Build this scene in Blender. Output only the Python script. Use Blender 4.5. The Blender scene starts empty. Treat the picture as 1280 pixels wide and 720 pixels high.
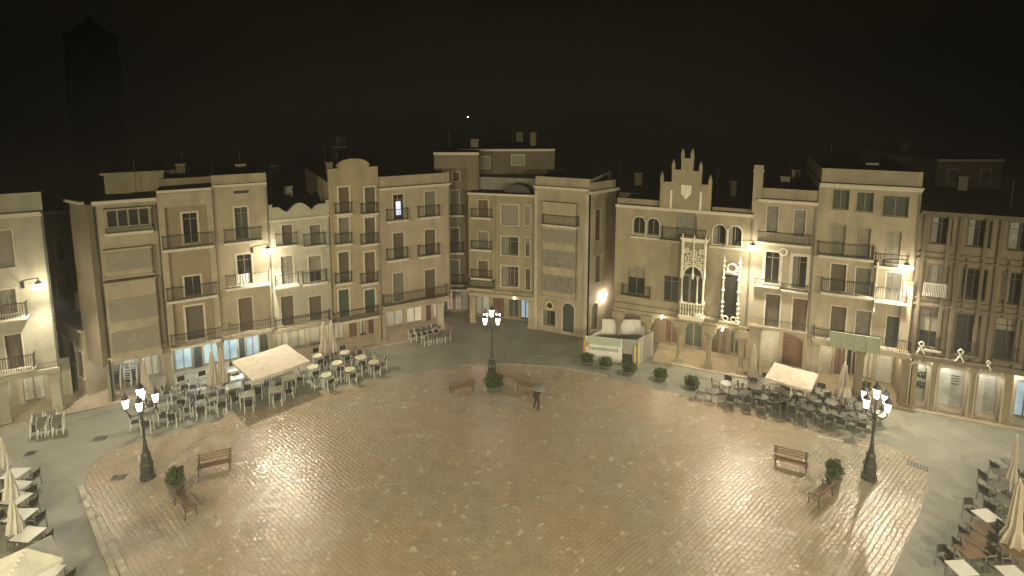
import bpy, bmesh, math, random
from mathutils import Vector, Matrix
random.seed(7)
sc = bpy.context.scene
COL = sc.collection
R = math.radians

# ------------------------------------------------------------------ camera
F, CH, YH = 680.0, 22.0, 130.0
PITCH = R(7.5)
CY = YH + F * math.tan(PITCH)
cam = bpy.data.cameras.new('camera'); camo = bpy.data.objects.new('camera', cam); COL.objects.link(camo)
camo.location = (0, 0, CH); camo.rotation_euler = (math.pi / 2 - PITCH, 0, 0)
cam.sensor_width = 36; cam.lens = F / 1280 * 36; cam.shift_y = (CY - 360) / 1280
cam.clip_start = 0.5; cam.clip_end = 3000
sc.camera = camo
FW = Vector((0, math.cos(PITCH), -math.sin(PITCH))); UP = Vector((0, math.sin(PITCH), math.cos(PITCH)))
C0 = Vector((0, 0, CH))
def ray(px, py): return FW * F + Vector((px - 640, 0, 0)) + UP * (CY - py)
def G(px, py, z=0.0):
    """point of the place at height z seen at photo position px,py"""
    d = ray(px, py); return C0 + d * ((z - CH) / d.z)

# ------------------------------------------------------------------ materials
def mat(name, col, rough=0.85, var=0.12, scale=1.2, bump=0.0, bscale=30, metal=0.0, emit=None, estr=0, stain=0.0, spec=0.5):
    m = bpy.data.materials.new(name); m.use_nodes = True
    nt = m.node_tree; N = nt.nodes; L = nt.links; b = N['Principled BSDF']
    b.inputs['Roughness'].default_value = rough; b.inputs['Metallic'].default_value = metal
    b.inputs['Specular IOR Level'].default_value = spec
    tc = N.new('ShaderNodeTexCoord')
    n1 = N.new('ShaderNodeTexNoise'); n1.inputs['Scale'].default_value = scale; n1.inputs['Detail'].default_value = 6; n1.inputs['Roughness'].default_value = 0.65
    L.new(tc.outputs['Object'], n1.inputs['Vector'])
    cr = N.new('ShaderNodeValToRGB'); L.new(n1.outputs['Fac'], cr.inputs['Fac'])
    d = tuple(c * (1 - var * 1.6) for c in col); l = tuple(min(1, c * (1 + var)) for c in col)
    cr.color_ramp.elements[0].position = .3; cr.color_ramp.elements[0].color = (*d, 1)
    cr.color_ramp.elements[1].position = .7; cr.color_ramp.elements[1].color = (*l, 1)
    out = cr.outputs['Color']
    if stain > 0:                                   # vertical rain streaks of dirt
        mp = N.new('ShaderNodeMapping'); mp.inputs['Scale'].default_value = (.7, .7, .2); L.new(tc.outputs['Object'], mp.inputs['Vector'])
        n2 = N.new('ShaderNodeTexNoise'); n2.inputs['Scale'].default_value = 1.5; n2.inputs['Detail'].default_value = 7; L.new(mp.outputs['Vector'], n2.inputs['Vector'])
        c2 = N.new('ShaderNodeValToRGB'); c2.color_ramp.elements[0].position = .38; c2.color_ramp.elements[0].color = (1 - stain, 1 - stain, 1 - stain * .9, 1)
        c2.color_ramp.elements[1].position = .62; c2.color_ramp.elements[1].color = (1, 1, 1, 1); L.new(n2.outputs['Fac'], c2.inputs['Fac'])
        mx = N.new('ShaderNodeMix'); mx.data_type = 'RGBA'; mx.blend_type = 'MULTIPLY'; mx.inputs[0].default_value = 1
        L.new(out, mx.inputs[6]); L.new(c2.outputs['Color'], mx.inputs[7]); out = mx.outputs[2]
        n5 = N.new('ShaderNodeTexNoise'); n5.inputs['Scale'].default_value = .45; n5.inputs['Detail'].default_value = 9; n5.inputs['Roughness'].default_value = .72; L.new(tc.outputs['Object'], n5.inputs['Vector'])
        c5 = N.new('ShaderNodeValToRGB'); c5.color_ramp.elements[0].position = .54; c5.color_ramp.elements[0].color = (1, 1, 1, 1); c5.color_ramp.elements[1].position = .60; c5.color_ramp.elements[1].color = (.84, .83, .80, 1); L.new(n5.outputs['Fac'], c5.inputs['Fac'])
        m5 = N.new('ShaderNodeMix'); m5.data_type = 'RGBA'; m5.blend_type = 'MULTIPLY'; m5.inputs[0].default_value = 1; L.new(out, m5.inputs[6]); L.new(c5.outputs['Color'], m5.inputs[7]); out = m5.outputs[2]
    L.new(out, b.inputs['Base Color'])
    if bump > 0:
        n3 = N.new('ShaderNodeTexNoise'); n3.inputs['Scale'].default_value = bscale; n3.inputs['Detail'].default_value = 4; L.new(tc.outputs['Object'], n3.inputs['Vector'])
        bp = N.new('ShaderNodeBump'); bp.inputs['Strength'].default_value = bump; bp.inputs['Distance'].default_value = .02
        L.new(n3.outputs['Fac'], bp.inputs['Height']); L.new(bp.outputs['Normal'], b.inputs['Normal'])
    if emit:
        b.inputs['Emission Color'].default_value = (*emit, 1); b.inputs['Emission Strength'].default_value = estr
    return m

M = {}
def wallm(k, c, stain=.16): M[k] = mat('render_' + k, c, .88, .10, .9, .35, 18, stain=stain)
wallm('cream', (.44, .42, .33)); wallm('beige', (.40, .345, .25)); wallm('tan', (.31, .25, .165)); wallm('sand', (.42, .36, .26))
wallm('yellow', (.40, .33, .22)); wallm('pink', (.42, .35, .26)); wallm('olive', (.33, .29, .19)); wallm('stone', (.36, .31, .215), .14)
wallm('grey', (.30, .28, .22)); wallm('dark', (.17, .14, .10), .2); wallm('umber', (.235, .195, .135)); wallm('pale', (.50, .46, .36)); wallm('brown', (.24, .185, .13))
M['trim'] = mat('trim_stone', (.55, .51, .42), .8, .1, 3, .2, 40)
M['carved'] = mat('carved_stone', (.80, .76, .62), .75, .15, 5, .5, 25)
M['iron'] = mat('iron', (.03, .03, .028), .5, .2, 4)
M['castiron'] = mat('cast_iron', (.05, .05, .045), .42, .25, 6, .3, 30)
M['glass'] = mat('dark_glass', (.035, .032, .028), .16, .2, 2)
M['curtain'] = mat('curtained_glass', (.22, .21, .18), .3, .25, 3)
M['shutter'] = mat('shutter', (.13, .105, .075), .7, .15, 3)
M['shutter_green'] = mat('shutter_green', (.07, .085, .065), .7, .15, 3)
M['shutter_warm'] = mat('shutter_warm', (.16, .105, .065), .7, .15, 3); M['shutter_pale'] = mat('shutter_pale', (.20, .185, .145), .7, .15, 3)
M['blind'] = mat('roller_blind', (.26, .24, .19), .7, .1, 2)
M['frame'] = mat('window_frame', (.27, .24, .18), .6, .1, 4)
M['frame_dark'] = mat('window_frame_dark', (.09, .07, .05), .6, .1, 4)
M['roof'] = mat('roof_tiles', (.12, .09, .06), .9, .3, 4, .4, 20)
M['metal_shutter'] = mat('metal_shutter', (.55, .56, .53), .5, .12, 1.5, stain=.15)
M['brown_shutter'] = mat('brown_shutter', (.16, .09, .06), .6, .12, 1.5)
M['poster'] = mat('shop_panel', (.55, .53, .46), .6, .08, 1)
M['teal'] = mat('shop_glass_lit', (.3, .36, .36), .3, .5, .8, emit=(.60, .86, 1.0), estr=.38)
M['warmlit'] = mat('shop_glass_warm', (.3, .3, .26), .3, .3, 2, emit=(1, .85, .55), estr=.35)
M['pinklit'] = mat('shop_glass_pink', (.4, .33, .33), .3, .3, 2, emit=(1, .68, .62), estr=.25)
M['screen'] = mat('screen_lit', (.3, .3, .4), .3, .1, 2, emit=(.75, .8, 1), estr=1.0)
M['lamp'] = mat('lantern_glass', (.9, .85, .8), .3, .02, 2, emit=(1, .82, .74), estr=10)
M['lamp_frosted'] = mat('lantern_glass_lower', (.9, .85, .8), .3, .02, 2, emit=(1, .84, .70), estr=2.2)
M['flood'] = mat('floodlight_glass', (.9, .9, .8), .3, .02, 2, emit=(1, .88, .62), estr=30)
M['alu'] = mat('aluminium', (.75, .74, .70), .45, .08, 8, metal=.1)
M['alu_dark'] = mat('dark_aluminium', (.22, .21, .19), .45, .1, 8, metal=.3)
M['wicker'] = mat('dark_wicker', (.035, .03, .026), .6, .3, 30, .5, 80)
M['wicker_grey'] = mat('grey_wicker', (.12, .115, .10), .6, .3, 30, .5, 80)
M['top_cream'] = mat('table_top_cream', (.58, .55, .40), .4, .08, 3)
M['top_white'] = mat('table_top_white', (.66, .66, .62), .35, .06, 3)
M['top_grey'] = mat('table_top_grey', (.13, .125, .11), .3, .12, 3)
M['top_brown'] = mat('table_top_brown', (.17, .11, .065), .4, .15, 3)
M['canvas'] = mat('canvas', (.50, .44, .36), .9, .10, 2.5, .3, 12)
M['canvas_white'] = mat('canvas_white', (.64, .62, .55), .9, .08, 2.5, .3, 12)
M['wood'] = mat('bench_wood', (.20, .125, .07), .5, .25, 6, .3, 30)
M['leaf'] = mat('leaves', (.07, .105, .032), .6, .45, 3)
M['pot'] = mat('planter_grey', (.13, .12, .10), .6, .15, 4)
M['terracotta'] = mat('planter_terracotta', (.28, .13, .07), .7, .2, 4)
M['kerb'] = mat('kerb_stone', (.42, .39, .31), .55, .25, 2.5, .4, 8)
M['panel_white'] = mat('hoarding_white', (.74, .73, .68), .6, .08, 2)
M['panel_green'] = mat('hoarding_green', (.40, .45, .36), .6, .06, 2)
M['panel_grey'] = mat('hoarding_grey', (.30, .29, .26), .7, .08, 2)
M['lettering'] = mat('lettering_dark', (.05, .07, .06), .6, .05, 2)
M['banner_green'] = mat('banner_green', (.29, .31, .23), .7, .06, 2)
M['white'] = mat('white_paint', (.72, .70, .64), .6, .05, 3)
M['yellow_paint'] = mat('yellow_paint', (.62, .55, .22), .6, .08, 3)
M['orange_paint'] = mat('orange_paint', (.55, .30, .08), .6, .08, 3)
M['skin'] = mat('skin', (.45, .28, .2), .6, .05, 5); M['cloth'] = mat('dark_cloth', (.035, .03, .028), .9, .2, 5)
M['hair'] = mat('hair', (.03, .02, .015), .7, .2, 9); M['brolly'] = mat('umbrella_cloth', (.17, .155, .15), .6, .1, 4)
M['tile'] = mat('pavement_tiles', (.40, .34, .25), .6, .18, 1.1, .2, 8)
M['flowers'] = mat('flowers_red', (.4, .07, .04), .7, .3, 5)

# ------------------------------------------------------------------ mesh builder
class MB:
    def __init__(s, fr=None): s.v = []; s.f = []; s.fr = fr
    def pt(s, x, y, z):
        p = Vector((x, y, z)) if s.fr is None else s.fr.W(x, y, z)
        s.v.append(p); return len(s.v) - 1
    def face(s, pts):
        s.f.append([s.pt(*p) for p in pts])
    def box(s, x0, x1, y0, y1, z0, z1):
        if x0 > x1: x0, x1 = x1, x0
        if y0 > y1: y0, y1 = y1, y0
        if z0 > z1: z0, z1 = z1, z0
        i = [s.pt(x, y, z) for z in (z0, z1) for x, y in ((x0, y0), (x1, y0), (x1, y1), (x0, y1))]
        for q in ((0, 3, 2, 1), (4, 5, 6, 7), (0, 1, 5, 4), (1, 2, 6, 5), (2, 3, 7, 6), (3, 0, 4, 7)): s.f.append([i[k] for k in q])
    def tube(s, a, b, r0, r1=None, n=6, cap=True):
        r1 = r0 if r1 is None else r1
        a = Vector(a); b = Vector(b); d = (b - a).normalized()
        t = Vector((0, 0, 1)) if abs(d.z) < .9 else Vector((1, 0, 0))
        e1 = d.cross(t).normalized(); e2 = d.cross(e1)
        A = [s.pt(*(a + (e1 * math.cos(2 * math.pi * k / n) + e2 * math.sin(2 * math.pi * k / n)) * r0)) for k in range(n)]
        B = [s.pt(*(b + (e1 * math.cos(2 * math.pi * k / n) + e2 * math.sin(2 * math.pi * k / n)) * r1)) for k in range(n)]
        for k in range(n): s.f.append([A[k], A[(k + 1) % n], B[(k + 1) % n], B[k]])
        if cap: s.f.append(A[::-1]); s.f.append(B)
    def path(s, pts, r, n=5):
        for a, b in zip(pts, pts[1:]): s.tube(a, b, r, r, n)
    def lathe(s, prof, n=12, c=(0, 0), sq=False):
        rings = []
        for r, z in prof:
            rings.append([s.pt(c[0] + r * math.cos(2 * math.pi * (k + .5) / n), c[1] + r * math.sin(2 * math.pi * (k + .5) / n), z) for k in range(n)])
        for A, B in zip(rings, rings[1:]):
            for k in range(n): s.f.append([A[k], A[(k + 1) % n], B[(k + 1) % n], B[k]])
        s.f.append(rings[0][::-1]); s.f.append(rings[-1])
    def prism(s, poly, y0, y1):          # polygon in x,z extruded along y
        A = [s.pt(x, y0, z) for x, z in poly]; B = [s.pt(x, y1, z) for x, z in poly]
        n = len(poly); s.f.append(A); s.f.append(B[::-1])
        for k in range(n): s.f.append([A[(k + 1) % n], A[k], B[k], B[(k + 1) % n]])
    def build(s, name, m, parent=None, origin=None, smooth=False):
        o = origin or Vector((0, 0, 0))
        me = bpy.data.meshes.new(name); me.from_pydata([tuple(p - o) for p in s.v], [], s.f); me.update()
        bm = bmesh.new(); bm.from_mesh(me); bmesh.ops.recalc_face_normals(bm, faces=bm.faces); bm.to_mesh(me); bm.free()
        me.materials.append(M[m] if isinstance(m, str) else m)
        if smooth:
            for p in me.polygons: p.use_smooth = True
        ob = bpy.data.objects.new(name, me); COL.objects.link(ob)
        if parent: ob.parent = parent
        return ob

def tag(o, label=None, cat=None, group=None, kind=None):
    if label: o['label'] = label
    if cat: o['category'] = cat
    if group: o['group'] = group
    if kind: o['kind'] = kind
    return o
def empty(name, loc, rz=0, label=None, cat=None, group=None):
    o = bpy.data.objects.new(name, None); COL.objects.link(o); o.location = loc; o.rotation_euler = (0, 0, rz); o.empty_display_size = .3
    return tag(o, label, cat, group)
def copy_tree(o, parent=None):
    c = o.copy(); COL.objects.link(c)
    if parent: c.parent = parent
    for ch in list(o.children): copy_tree(ch, c)
    return c
def place(o, loc, rz, label=None, group=None):
    o.location = loc; o.rotation_euler = (0, 0, rz)
    if label: o['label'] = label
    if group: o['group'] = group
    return o

class Plane:
    def __init__(s, g0, g1, off=0):
        s.o = Vector((g0.x, g0.y, 0)); s.u = Vector((g1.x - g0.x, g1.y - g0.y, 0)).normalized(); s.n = Vector((s.u.y, -s.u.x, 0)); s.o += s.n * off
    def W(s, x, y, z): return s.o + s.u * x - s.n * y + Vector((0, 0, z))     # y>0 goes into the building
    def hit(s, px, py, out=0):
        d = ray(px, py); o = s.o + s.n * out
        t = (o - C0).dot(s.n) / d.dot(s.n); p = C0 + d * t; return (p - s.o).dot(s.u), p.z
    def rect(s, px0, py0, px1, py1, out=0):
        xc, yc = (px0 + px1) / 2, (py0 + py1) / 2
        return s.hit(px0, yc, out)[0], s.hit(px1, yc, out)[0], s.hit(xc, py1, out)[1], s.hit(xc, py0, out)[1]
    def ang(s): return math.atan2(s.u.y, s.u.x)

PL = Plane(G(213, 487), G(550, 415)); PR = Plane(G(849, 455), G(1258, 532))

def archpoly(x0, x1, zs, n=8):            # half circle from (x1,zs) to (x0,zs)
    c = (x0 + x1) / 2; r = (x1 - x0) / 2
    return [(c + r * math.cos(math.pi * k / n), zs + r * math.sin(math.pi * k / n)) for k in range(n + 1)]

def holed(mb, x0, x1, z0, z1, holes, t=.3, y=0.0):
    """front sheet of a wall at depth y with openings and their reveals"""
    hs = []
    for h in holes:
        a, b, c, d = max(h[0], x0 + .02), min(h[1], x1 - .02), max(h[2], z0), min(h[3], z1 - .02)
        if b > a and d > c: hs.append((a, b, c, d, h[4] if len(h) > 4 else False))
    xs = sorted({x0, x1, *[h[0] for h in hs], *[h[1] for h in hs]}); zs = sorted({z0, z1, *[h[2] for h in hs], *[h[3] for h in hs]})
    for i in range(len(xs) - 1):
        for j in range(len(zs) - 1):
            cx, cz = (xs[i] + xs[i + 1]) / 2, (zs[j] + zs[j + 1]) / 2
            if xs[i + 1] - xs[i] < 1e-5 or zs[j + 1] - zs[j] < 1e-5: continue
            if any(h[0] < cx < h[1] and h[2] < cz < h[3] for h in hs): continue
            mb.face([(xs[i], y, zs[j]), (xs[i + 1], y, zs[j]), (xs[i + 1], y, zs[j + 1]), (xs[i], y, zs[j + 1])])
    for a, b, c, d, arch in hs:
        mb.face([(a, y, c), (a, y + t, c), (a, y + t, d), (a, y, d)]); mb.face([(b, y, c), (b, y + t, c), (b, y + t, d), (b, y, d)])
        mb.face([(a, y, d), (a, y + t, d), (b, y + t, d), (b, y, d)])
        if c > z0 + .01: mb.face([(a, y, c), (a, y + t, c), (b, y + t, c), (b, y, c)])
        if arch:
            r = (b - a) / 2; ap = archpoly(a, b, d - r); m = len(ap) // 2
            mb.prism([(b, d)] + ap[:m + 1][::-1][::1], y + .002, y + t - .01)
            mb.prism([(a, d)] + ap[m:], y + .002, y + t - .01)

class Building:
    def __init__(s, name, label, cat, pl, px0, px1, pytop, za, wm, depth=11, group=None, pym=340, zb=0.0):
        s.pl = pl; s.x0 = pl.hit(px0, pym)[0] + .01; s.x1 = pl.hit(px1, pym)[0] - .01
        s.z1 = pl.hit((px0 + px1) / 2, pytop)[1]; s.za = za; s.wm = wm; s.depth = depth; s.holes = []; s.shop = []
        s.loc = pl.W((s.x0 + s.x1) / 2, 0, 0); s.root = empty(name, s.loc, 0, label, cat, group)
    def mb(s): return MB(s.pl)
    def put(s, mb, name, m, parent=None, smooth=False): return mb.build(name, m, parent or s.root, s.loc, smooth)
    def win(s, px0, py0, px1, py1, kind='W', arch=False, cas=.09, m=None, cm='trim'):
        x0, x1, z0, z1 = s.pl.rect(px0, py0, px1, py1); return s.winr(x0, x1, z0, z1, kind, arch, cas, m, cm)
    def winr(s, x0, x1, z0, z1, kind='W', arch=False, cas=.09, m=None, cm='trim', y=0.0, addhole=True):
        if addhole: s.holes.append((x0, x1, z0, z1, arch))
        mb = s.mb(); w = cas
        if arch:
            r = (x1 - x0) / 2; zs = z1 - r; ap = archpoly(x0, x1, zs, 10); ao = archpoly(x0 - w, x1 + w, zs, 10)
            for k in range(10): mb.prism([ap[k], ao[k], ao[k + 1], ap[k + 1]], y - .035, y + .05)
            mb.box(x0 - w, x0, y - .035, y + .05, z0, zs); mb.box(x1, x1 + w, y - .035, y + .05, z0, zs)
        else:
            mb.box(x0 - w, x0, y - .035, y + .05, z0, z1 + w); mb.box(x1, x1 + w, y - .035, y + .05, z0, z1 + w); mb.box(x0, x1, y - .037, y + .05, z1, z1 + w)
        mb.box(x0 - w * 1.3, x1 + w * 1.3, y - .09, y + .05, z0 - .07, z0)
        fr = s.put(mb, 'door' if kind in 'D' else 'window', cm)
        mb = s.mb(); c = (x0 + x1) / 2; f = .055; yi = y + .17
        rv = random.Random(int(abs(s.loc.x * 37 + x0 * 91 + z0 * 53))); q_ = rv.random()
        if kind == 'S' and m in (None, 'shutter'): m = 'shutter' if q_ < .5 else ('shutter_warm' if q_ < .75 else 'shutter_pale')
        if kind == 'S':                       # louvred shutters, two leaves with slats
            mb.box(x0, x1, yi + .03, yi + .06, z0, z1)
            n = max(4, int((z1 - z0) / .12))
            for k in range(n):
                z = z0 + (k + .5) * (z1 - z0) / n
                mb.box(x0 + .05, c - .03, yi, yi + .028, z - .035, z + .02); mb.box(c + .03, x1 - .05, yi, yi + .028, z - .035, z + .02)
            for xa, xb in ((x0, x0 + .05), (c - .03, c + .03), (x1 - .05, x1)): mb.box(xa, xb, yi - .015, yi + .03, z0, z1)
            s.put(mb, 'shutter', m or 'shutter', fr)
        elif kind == 'B':                     # roller blind
            n = max(4, int((z1 - z0) / .16))
            for k in range(n):
                za = z0 + k * (z1 - z0) / n; zb = z0 + (k + 1) * (z1 - z0) / n
                mb.box(x0, x1, yi + .012 * (k % 2), yi + .05, za, zb - .012)
            mb.box(x0, x1, yi + .04, yi + .07, z0, z1)
            s.put(mb, 'blind', m or 'blind', fr)
        else:
            k = 1 if (x1 - x0) < 1.7 else 3
            xs = [x0, x1] + [x0 + (x1 - x0) * (i + 1) / (k + 1) for i in range(k)]
            for x in xs: mb.box(max(x0, x - f / 2), min(x1, x + f / 2), yi, yi + .05, z0, z1)
            mb.box(x0, x1, yi - .003, yi + .053, z0, z0 + f); mb.box(x0, x1, yi - .003, yi + .053, z1 - f, z1)
            if z1 - z0 > 1.7: mb.box(x0, x1, yi - .003, yi + .053, z1 - .5, z1 - .5 + f * .8)
            s.put(mb, 'frame', 'frame' if m != 'glass_dark' else 'frame_dark', fr)
            if kind == 'W' and q_ > .35 and z1 - z0 > 1.1:       # half lowered blind or a drawn curtain behind the glass
                mb2 = s.mb()
                if q_ > .68: mb2.box(x0 + f / 2, x1 - f / 2, yi + .055, yi + .0595, z1 - (z1 - z0) * (.25 + .4 * rv.random()), z1 - f)
                else:
                    e_ = x0 + (x1 - x0) * (.25 + .2 * rv.random()); mb2.box(x0 + f / 2, e_, yi + .055, yi + .0595, z0 + f, z1 - f)
                s.put(mb2, 'blind' if q_ > .68 else 'curtain', 'blind' if q_ > .68 else 'curtain', fr)
            mb = s.mb(); mb.box(x0, x1, yi + .06, yi + .09, z0, z1)
            s.put(mb, 'pane', {'W': 'glass', 'D': 'glass', 'C': 'curtain', 'L': 'warmlit'}[kind] if m in (None, 'glass_dark') else m, fr)
        return fr
    def balc(s, px0, px1, py, proj=.65, h=1.0, slab=.14, m='trim', rail='iron', step=.13, lab=None):
        x0, x1, _, z = s.pl.rect(px0, py, px1, py, proj)
        return s.balcr(x0, x1, z, proj, h, slab, m, rail, step)
    def balcr(s, x0, x1, z, proj=.65, h=1.0, slab=.14, m='trim', rail='iron', step=.13):
        mb = s.mb(); mb.box(x0, x1, -proj, -.04, z - slab, z); mb.box(x0 + .05, x1 - .05, -proj + .06, -.042, z - slab - .07, z - slab)
        b = s.put(mb, 'balcony', m)
        mb = s.mb(); r = .012; p = proj - .05
        for zz, rr in ((z + h, .022), (z + .1, .012)):
            mb.box(x0 + .03, x1 - .03, -p - rr, -p + rr, zz - rr, zz + rr)
            for x in (x0 + .05, x1 - .05): mb.box(x - rr, x + rr, -p + rr, -.04, zz - rr, zz + rr)
        n = max(2, int((x1 - x0 - .1) / step))
        for k in range(n + 1):
            x = x0 + .05 + (x1 - x0 - .1) * k / n; mb.box(x - r, x + r, -p - r, -p + r, z, z + h)
        n = max(1, int(p / step))
        for k in range(1, n):
            for x in (x0 + .05, x1 - .05): mb.box(x - r, x + r, -p * k / n - r, -p * k / n + r, z, z + h)
        s.put(mb, 'railing', rail, b); return b
    def cornice(s, py=None, z=None, proj=.45, th=.28, px=None, m='trim', name='cornice', x0=None, x1=None):
        if z is None: z = s.pl.hit(px if px else s.midpx(), py, proj)[1]
        x0 = s.x0 if x0 is None else x0; x1 = s.x1 if x1 is None else x1
        mb = s.mb(); mb.box(x0, x1, -proj, -.03, z - th * .35, z); mb.box(x0, x1, -proj * .62, -.03, z - th * .7, z - th * .35 - .003); mb.box(x0, x1, -proj * .3, -.03, z - th, z - th * .7 - .003)
        return s.put(mb, name, m)
    def midpx(s):
        p = s.pl.W((s.x0 + s.x1) / 2, 0, 8); d = p - C0; k = F / d.dot(FW); return 640 + d.x * k
    def parapet(s, py, px=None, x0=None, x1=None, m=None, t=.25, set=.15):
        z = s.pl.hit(px or s.midpx(), py)[1]; mb = s.mb(); x0 = s.x0 if x0 is None else x0; x1 = s.x1 if x1 is None else x1
        mb.box(x0, x1, set, set + t, s.z1 + .003, z); mb.box(x0 - .0, x1 + .0, set - .05, set + t + .05, z, z + .08)
        mb.box(x0, x0 + t, set + t + .055, s.depth, s.z1 + .003, z); mb.box(x1 - t, x1, set + t + .055, s.depth, s.z1 + .003, z)
        return s.put(mb, 'parapet', m or s.wm)
    def pier(s, px, w=.5, y0=-.02, y1=.5, py=None, m=None, cap=True, base=True):
        x = s.pl.hit(px, py if py else 455)[0]; mb = s.mb()
        mb.box(x - w / 2, x + w / 2, y0, y1, 0, s.za - .002)
        if cap: mb.box(x - w / 2 - .07, x + w / 2 + .07, y0 - .07, y1 + .05, s.za - .32, s.za - .1)
        if base: mb.box(x - w / 2 - .05, x + w / 2 + .05, y0 - .05, y1 + .05, 0, .4)
        return s.put(mb, 'pier', m or s.wm)
    def beam(s, th=.45, m=None, proj=.12):
        mb = s.mb(); mb.box(s.x0, s.x1, -proj, .4, s.za - .001, s.za + th); mb.box(s.x0, s.x1, -proj - .08, -proj - .001, s.za + th - .12, s.za + th + .02); return s.put(mb, 'beam', m or s.wm)
    def shopfront(s, items, depth=3.2, m=None):
        """items: (px0, px1, material, kind) measured on the recessed plane; height from the pavement"""
        holes = []; fr = Plane(s.pl.W(0, depth, 0), s.pl.W(1, depth, 0)); s.sf = fr
        off = fr.o - s.pl.o
        for px0, px1, zt, mm, kind in items:
            yy = 450
            a = fr.hit(px0, yy)[0]; b = fr.hit(px1, yy)[0]; holes.append((a, b, .12, zt, False))
            mb = MB(fr)
            if kind == 'roll':
                n = int(zt / .14)
                for k in range(n): mb.box(a, b, .12 + .015 * (k % 2), .2, .12 + k * (zt - .12) / n, .12 + (k + 1) * (zt - .12) / n - .01)
                s.put(mb, 'roller_shutter', mm)
            else:
                mb.box(a, b, .12, .17, .12, zt); g = s.put(mb, 'shop_window' if kind == 'glass' else 'shop_door', mm)
                mb = MB(fr)
                for x in (a, (a + b) / 2, b): mb.box(max(a, x - .04), min(b, x + .04), .03, .115, .12, zt)
                mb.box(a, b, .035, .11, .12, .3); mb.box(a, b, .035, .11, zt - .1, zt)
                s.put(mb, 'frame', 'frame' if kind == 'glass' else 'frame_dark', g)
        mb = MB(fr); holed(mb, s.x0, s.x1, 0, s.za, holes, .25)
        mb.box(s.x0, s.x0 + .12, -depth + .6, -.01, 0, s.za) if False else None
        s.put(mb, 'shop_wall', m or s.wm)
    def finish(s, sides=True, roof=True):
        mb = s.mb(); x0, x1, za, z1, d = s.x0, s.x1, s.za, s.z1, s.depth
        holed(mb, x0, x1, za, z1, s.holes, .3)
        zb = za if getattr(s, 'sf', None) is not None else 0
        mb.face([(x0, 0, za), (x0, d, za), (x0, d, z1), (x0, 0, z1)]); xb = x1 + getattr(s, 'skew', 0) * d; mb.face([(x1, 0, za), (xb, d, za), (xb, d, z1), (x1, 0, z1)])
        mb.face([(x0, d, 0), (xb, d, 0), (xb, d, z1), (x0, d, z1)])
        mb.face([(x0, 0, za), (x1, 0, za), (xb, d, za), (x0, d, za)])
        if zb:      # flank walls of the shops
            sd = (s.sf.o - s.pl.o).length; xs_ = x1 + getattr(s, 'skew', 0) * sd
            mb.face([(x0, sd, 0), (x0, d, 0), (x0, d, za), (x0, sd, za)]); mb.face([(xs_, sd, 0), (xb, d, 0), (xb, d, za), (xs_, sd, za)])
        s.put(mb, 'wall', s.wm)
        if roof:
            mb = s.mb()
            if getattr(s, 'skew', 0): mb.face([(x0 + .01, .02, z1), (x1 - .01, .02, z1), (xb, d, z1), (x0 + .01, d, z1)])
            else: mb.box(x0 + .01, x1 - .01, .02, d - .02, z1 - .12, z1)
            rf = s.put(mb, 'roof', 'roof')
            rnd = random.Random(int(s.loc.x * 10)); W_ = x1 - x0
            if W_ > 2.5 and not getattr(s, 'skew', 0):
                for k in range(rnd.choice((1, 2))):
                    cx = x0 + W_ * rnd.uniform(.15, .85); cy_ = rnd.uniform(3, d - 1.5); w = rnd.uniform(.25, .4); h = rnd.uniform(.7, 1.5)
                    mb = s.mb(); mb.box(cx - w, cx + w, cy_ - .3, cy_ + .3, z1 + .001, z1 + h); mb.box(cx - w - .07, cx + w + .07, cy_ - .37, cy_ + .37, z1 + h, z1 + h + .1); s.put(mb, 'chimney', s.wm, rf)
                cx = x0 + W_ * rnd.uniform(.2, .8); cy_ = rnd.uniform(2.5, d - 2); h = rnd.uniform(1.8, 3); mb = s.mb(); mb.tube((cx, cy_, z1), (cx, cy_, z1 + h), .025, n=5); mb.tube((cx - .5, cy_, z1 + h - .1), (cx + .5, cy_, z1 + h - .1), .015, n=4)
                for q in range(5): mb.tube((cx - .4 + .2 * q, cy_ - .22, z1 + h - .1), (cx - .4 + .2 * q, cy_ + .22, z1 + h - .1), .01, n=4)
                s.put(mb, 'aerial', 'iron', rf)
        if s.za > 1 and z1 > 8:
            mb = s.mb(); mb.tube((x1 - .09, -.09, za + .5), (x1 - .09, -.09, z1 - .4), .05, n=6); s.put(mb, 'downpipe', 'alu_dark')
            mb = s.mb(); n_ = 8; zc = za + .78
            for off_ in (0, .09): mb.path([(x0 + .05 + (x1 - x0 - .2) * k / n_, -.05 - off_ * .2, zc + off_ - .05 * math.sin(math.pi * k / n_)) for k in range(n_ + 1)], .013, 4)
            s.put(mb, 'cable', 'iron')
# ------------------------------------------------------------------ left row of houses
# A: house at the left edge of the picture
A = Building('arcaded_house', 'pale cream house at the left edge, flat parapet, floodlight on its wall', 'house', PL, -75, 62, 267, 3.1, 'cream', 9)
A.skew = -.6
A.win(-6, 288, 17, 335, 'B', m='blind'); A.win(-62, 288, -40, 335, 'B'); A.win(-2, 362, 21, 392, 'C', cas=.12); A.win(-55, 362, -35, 400, 'W')
A.win(8, 418, 29, 462, 'S', m='shutter'); A.win(-50, 420, -30, 464, 'S')
A.balc(-20, 34, 400); A.balc(-20, 44, 466, proj=.7)
A.cornice(266, proj=.6, px=30, th=.35)
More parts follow.
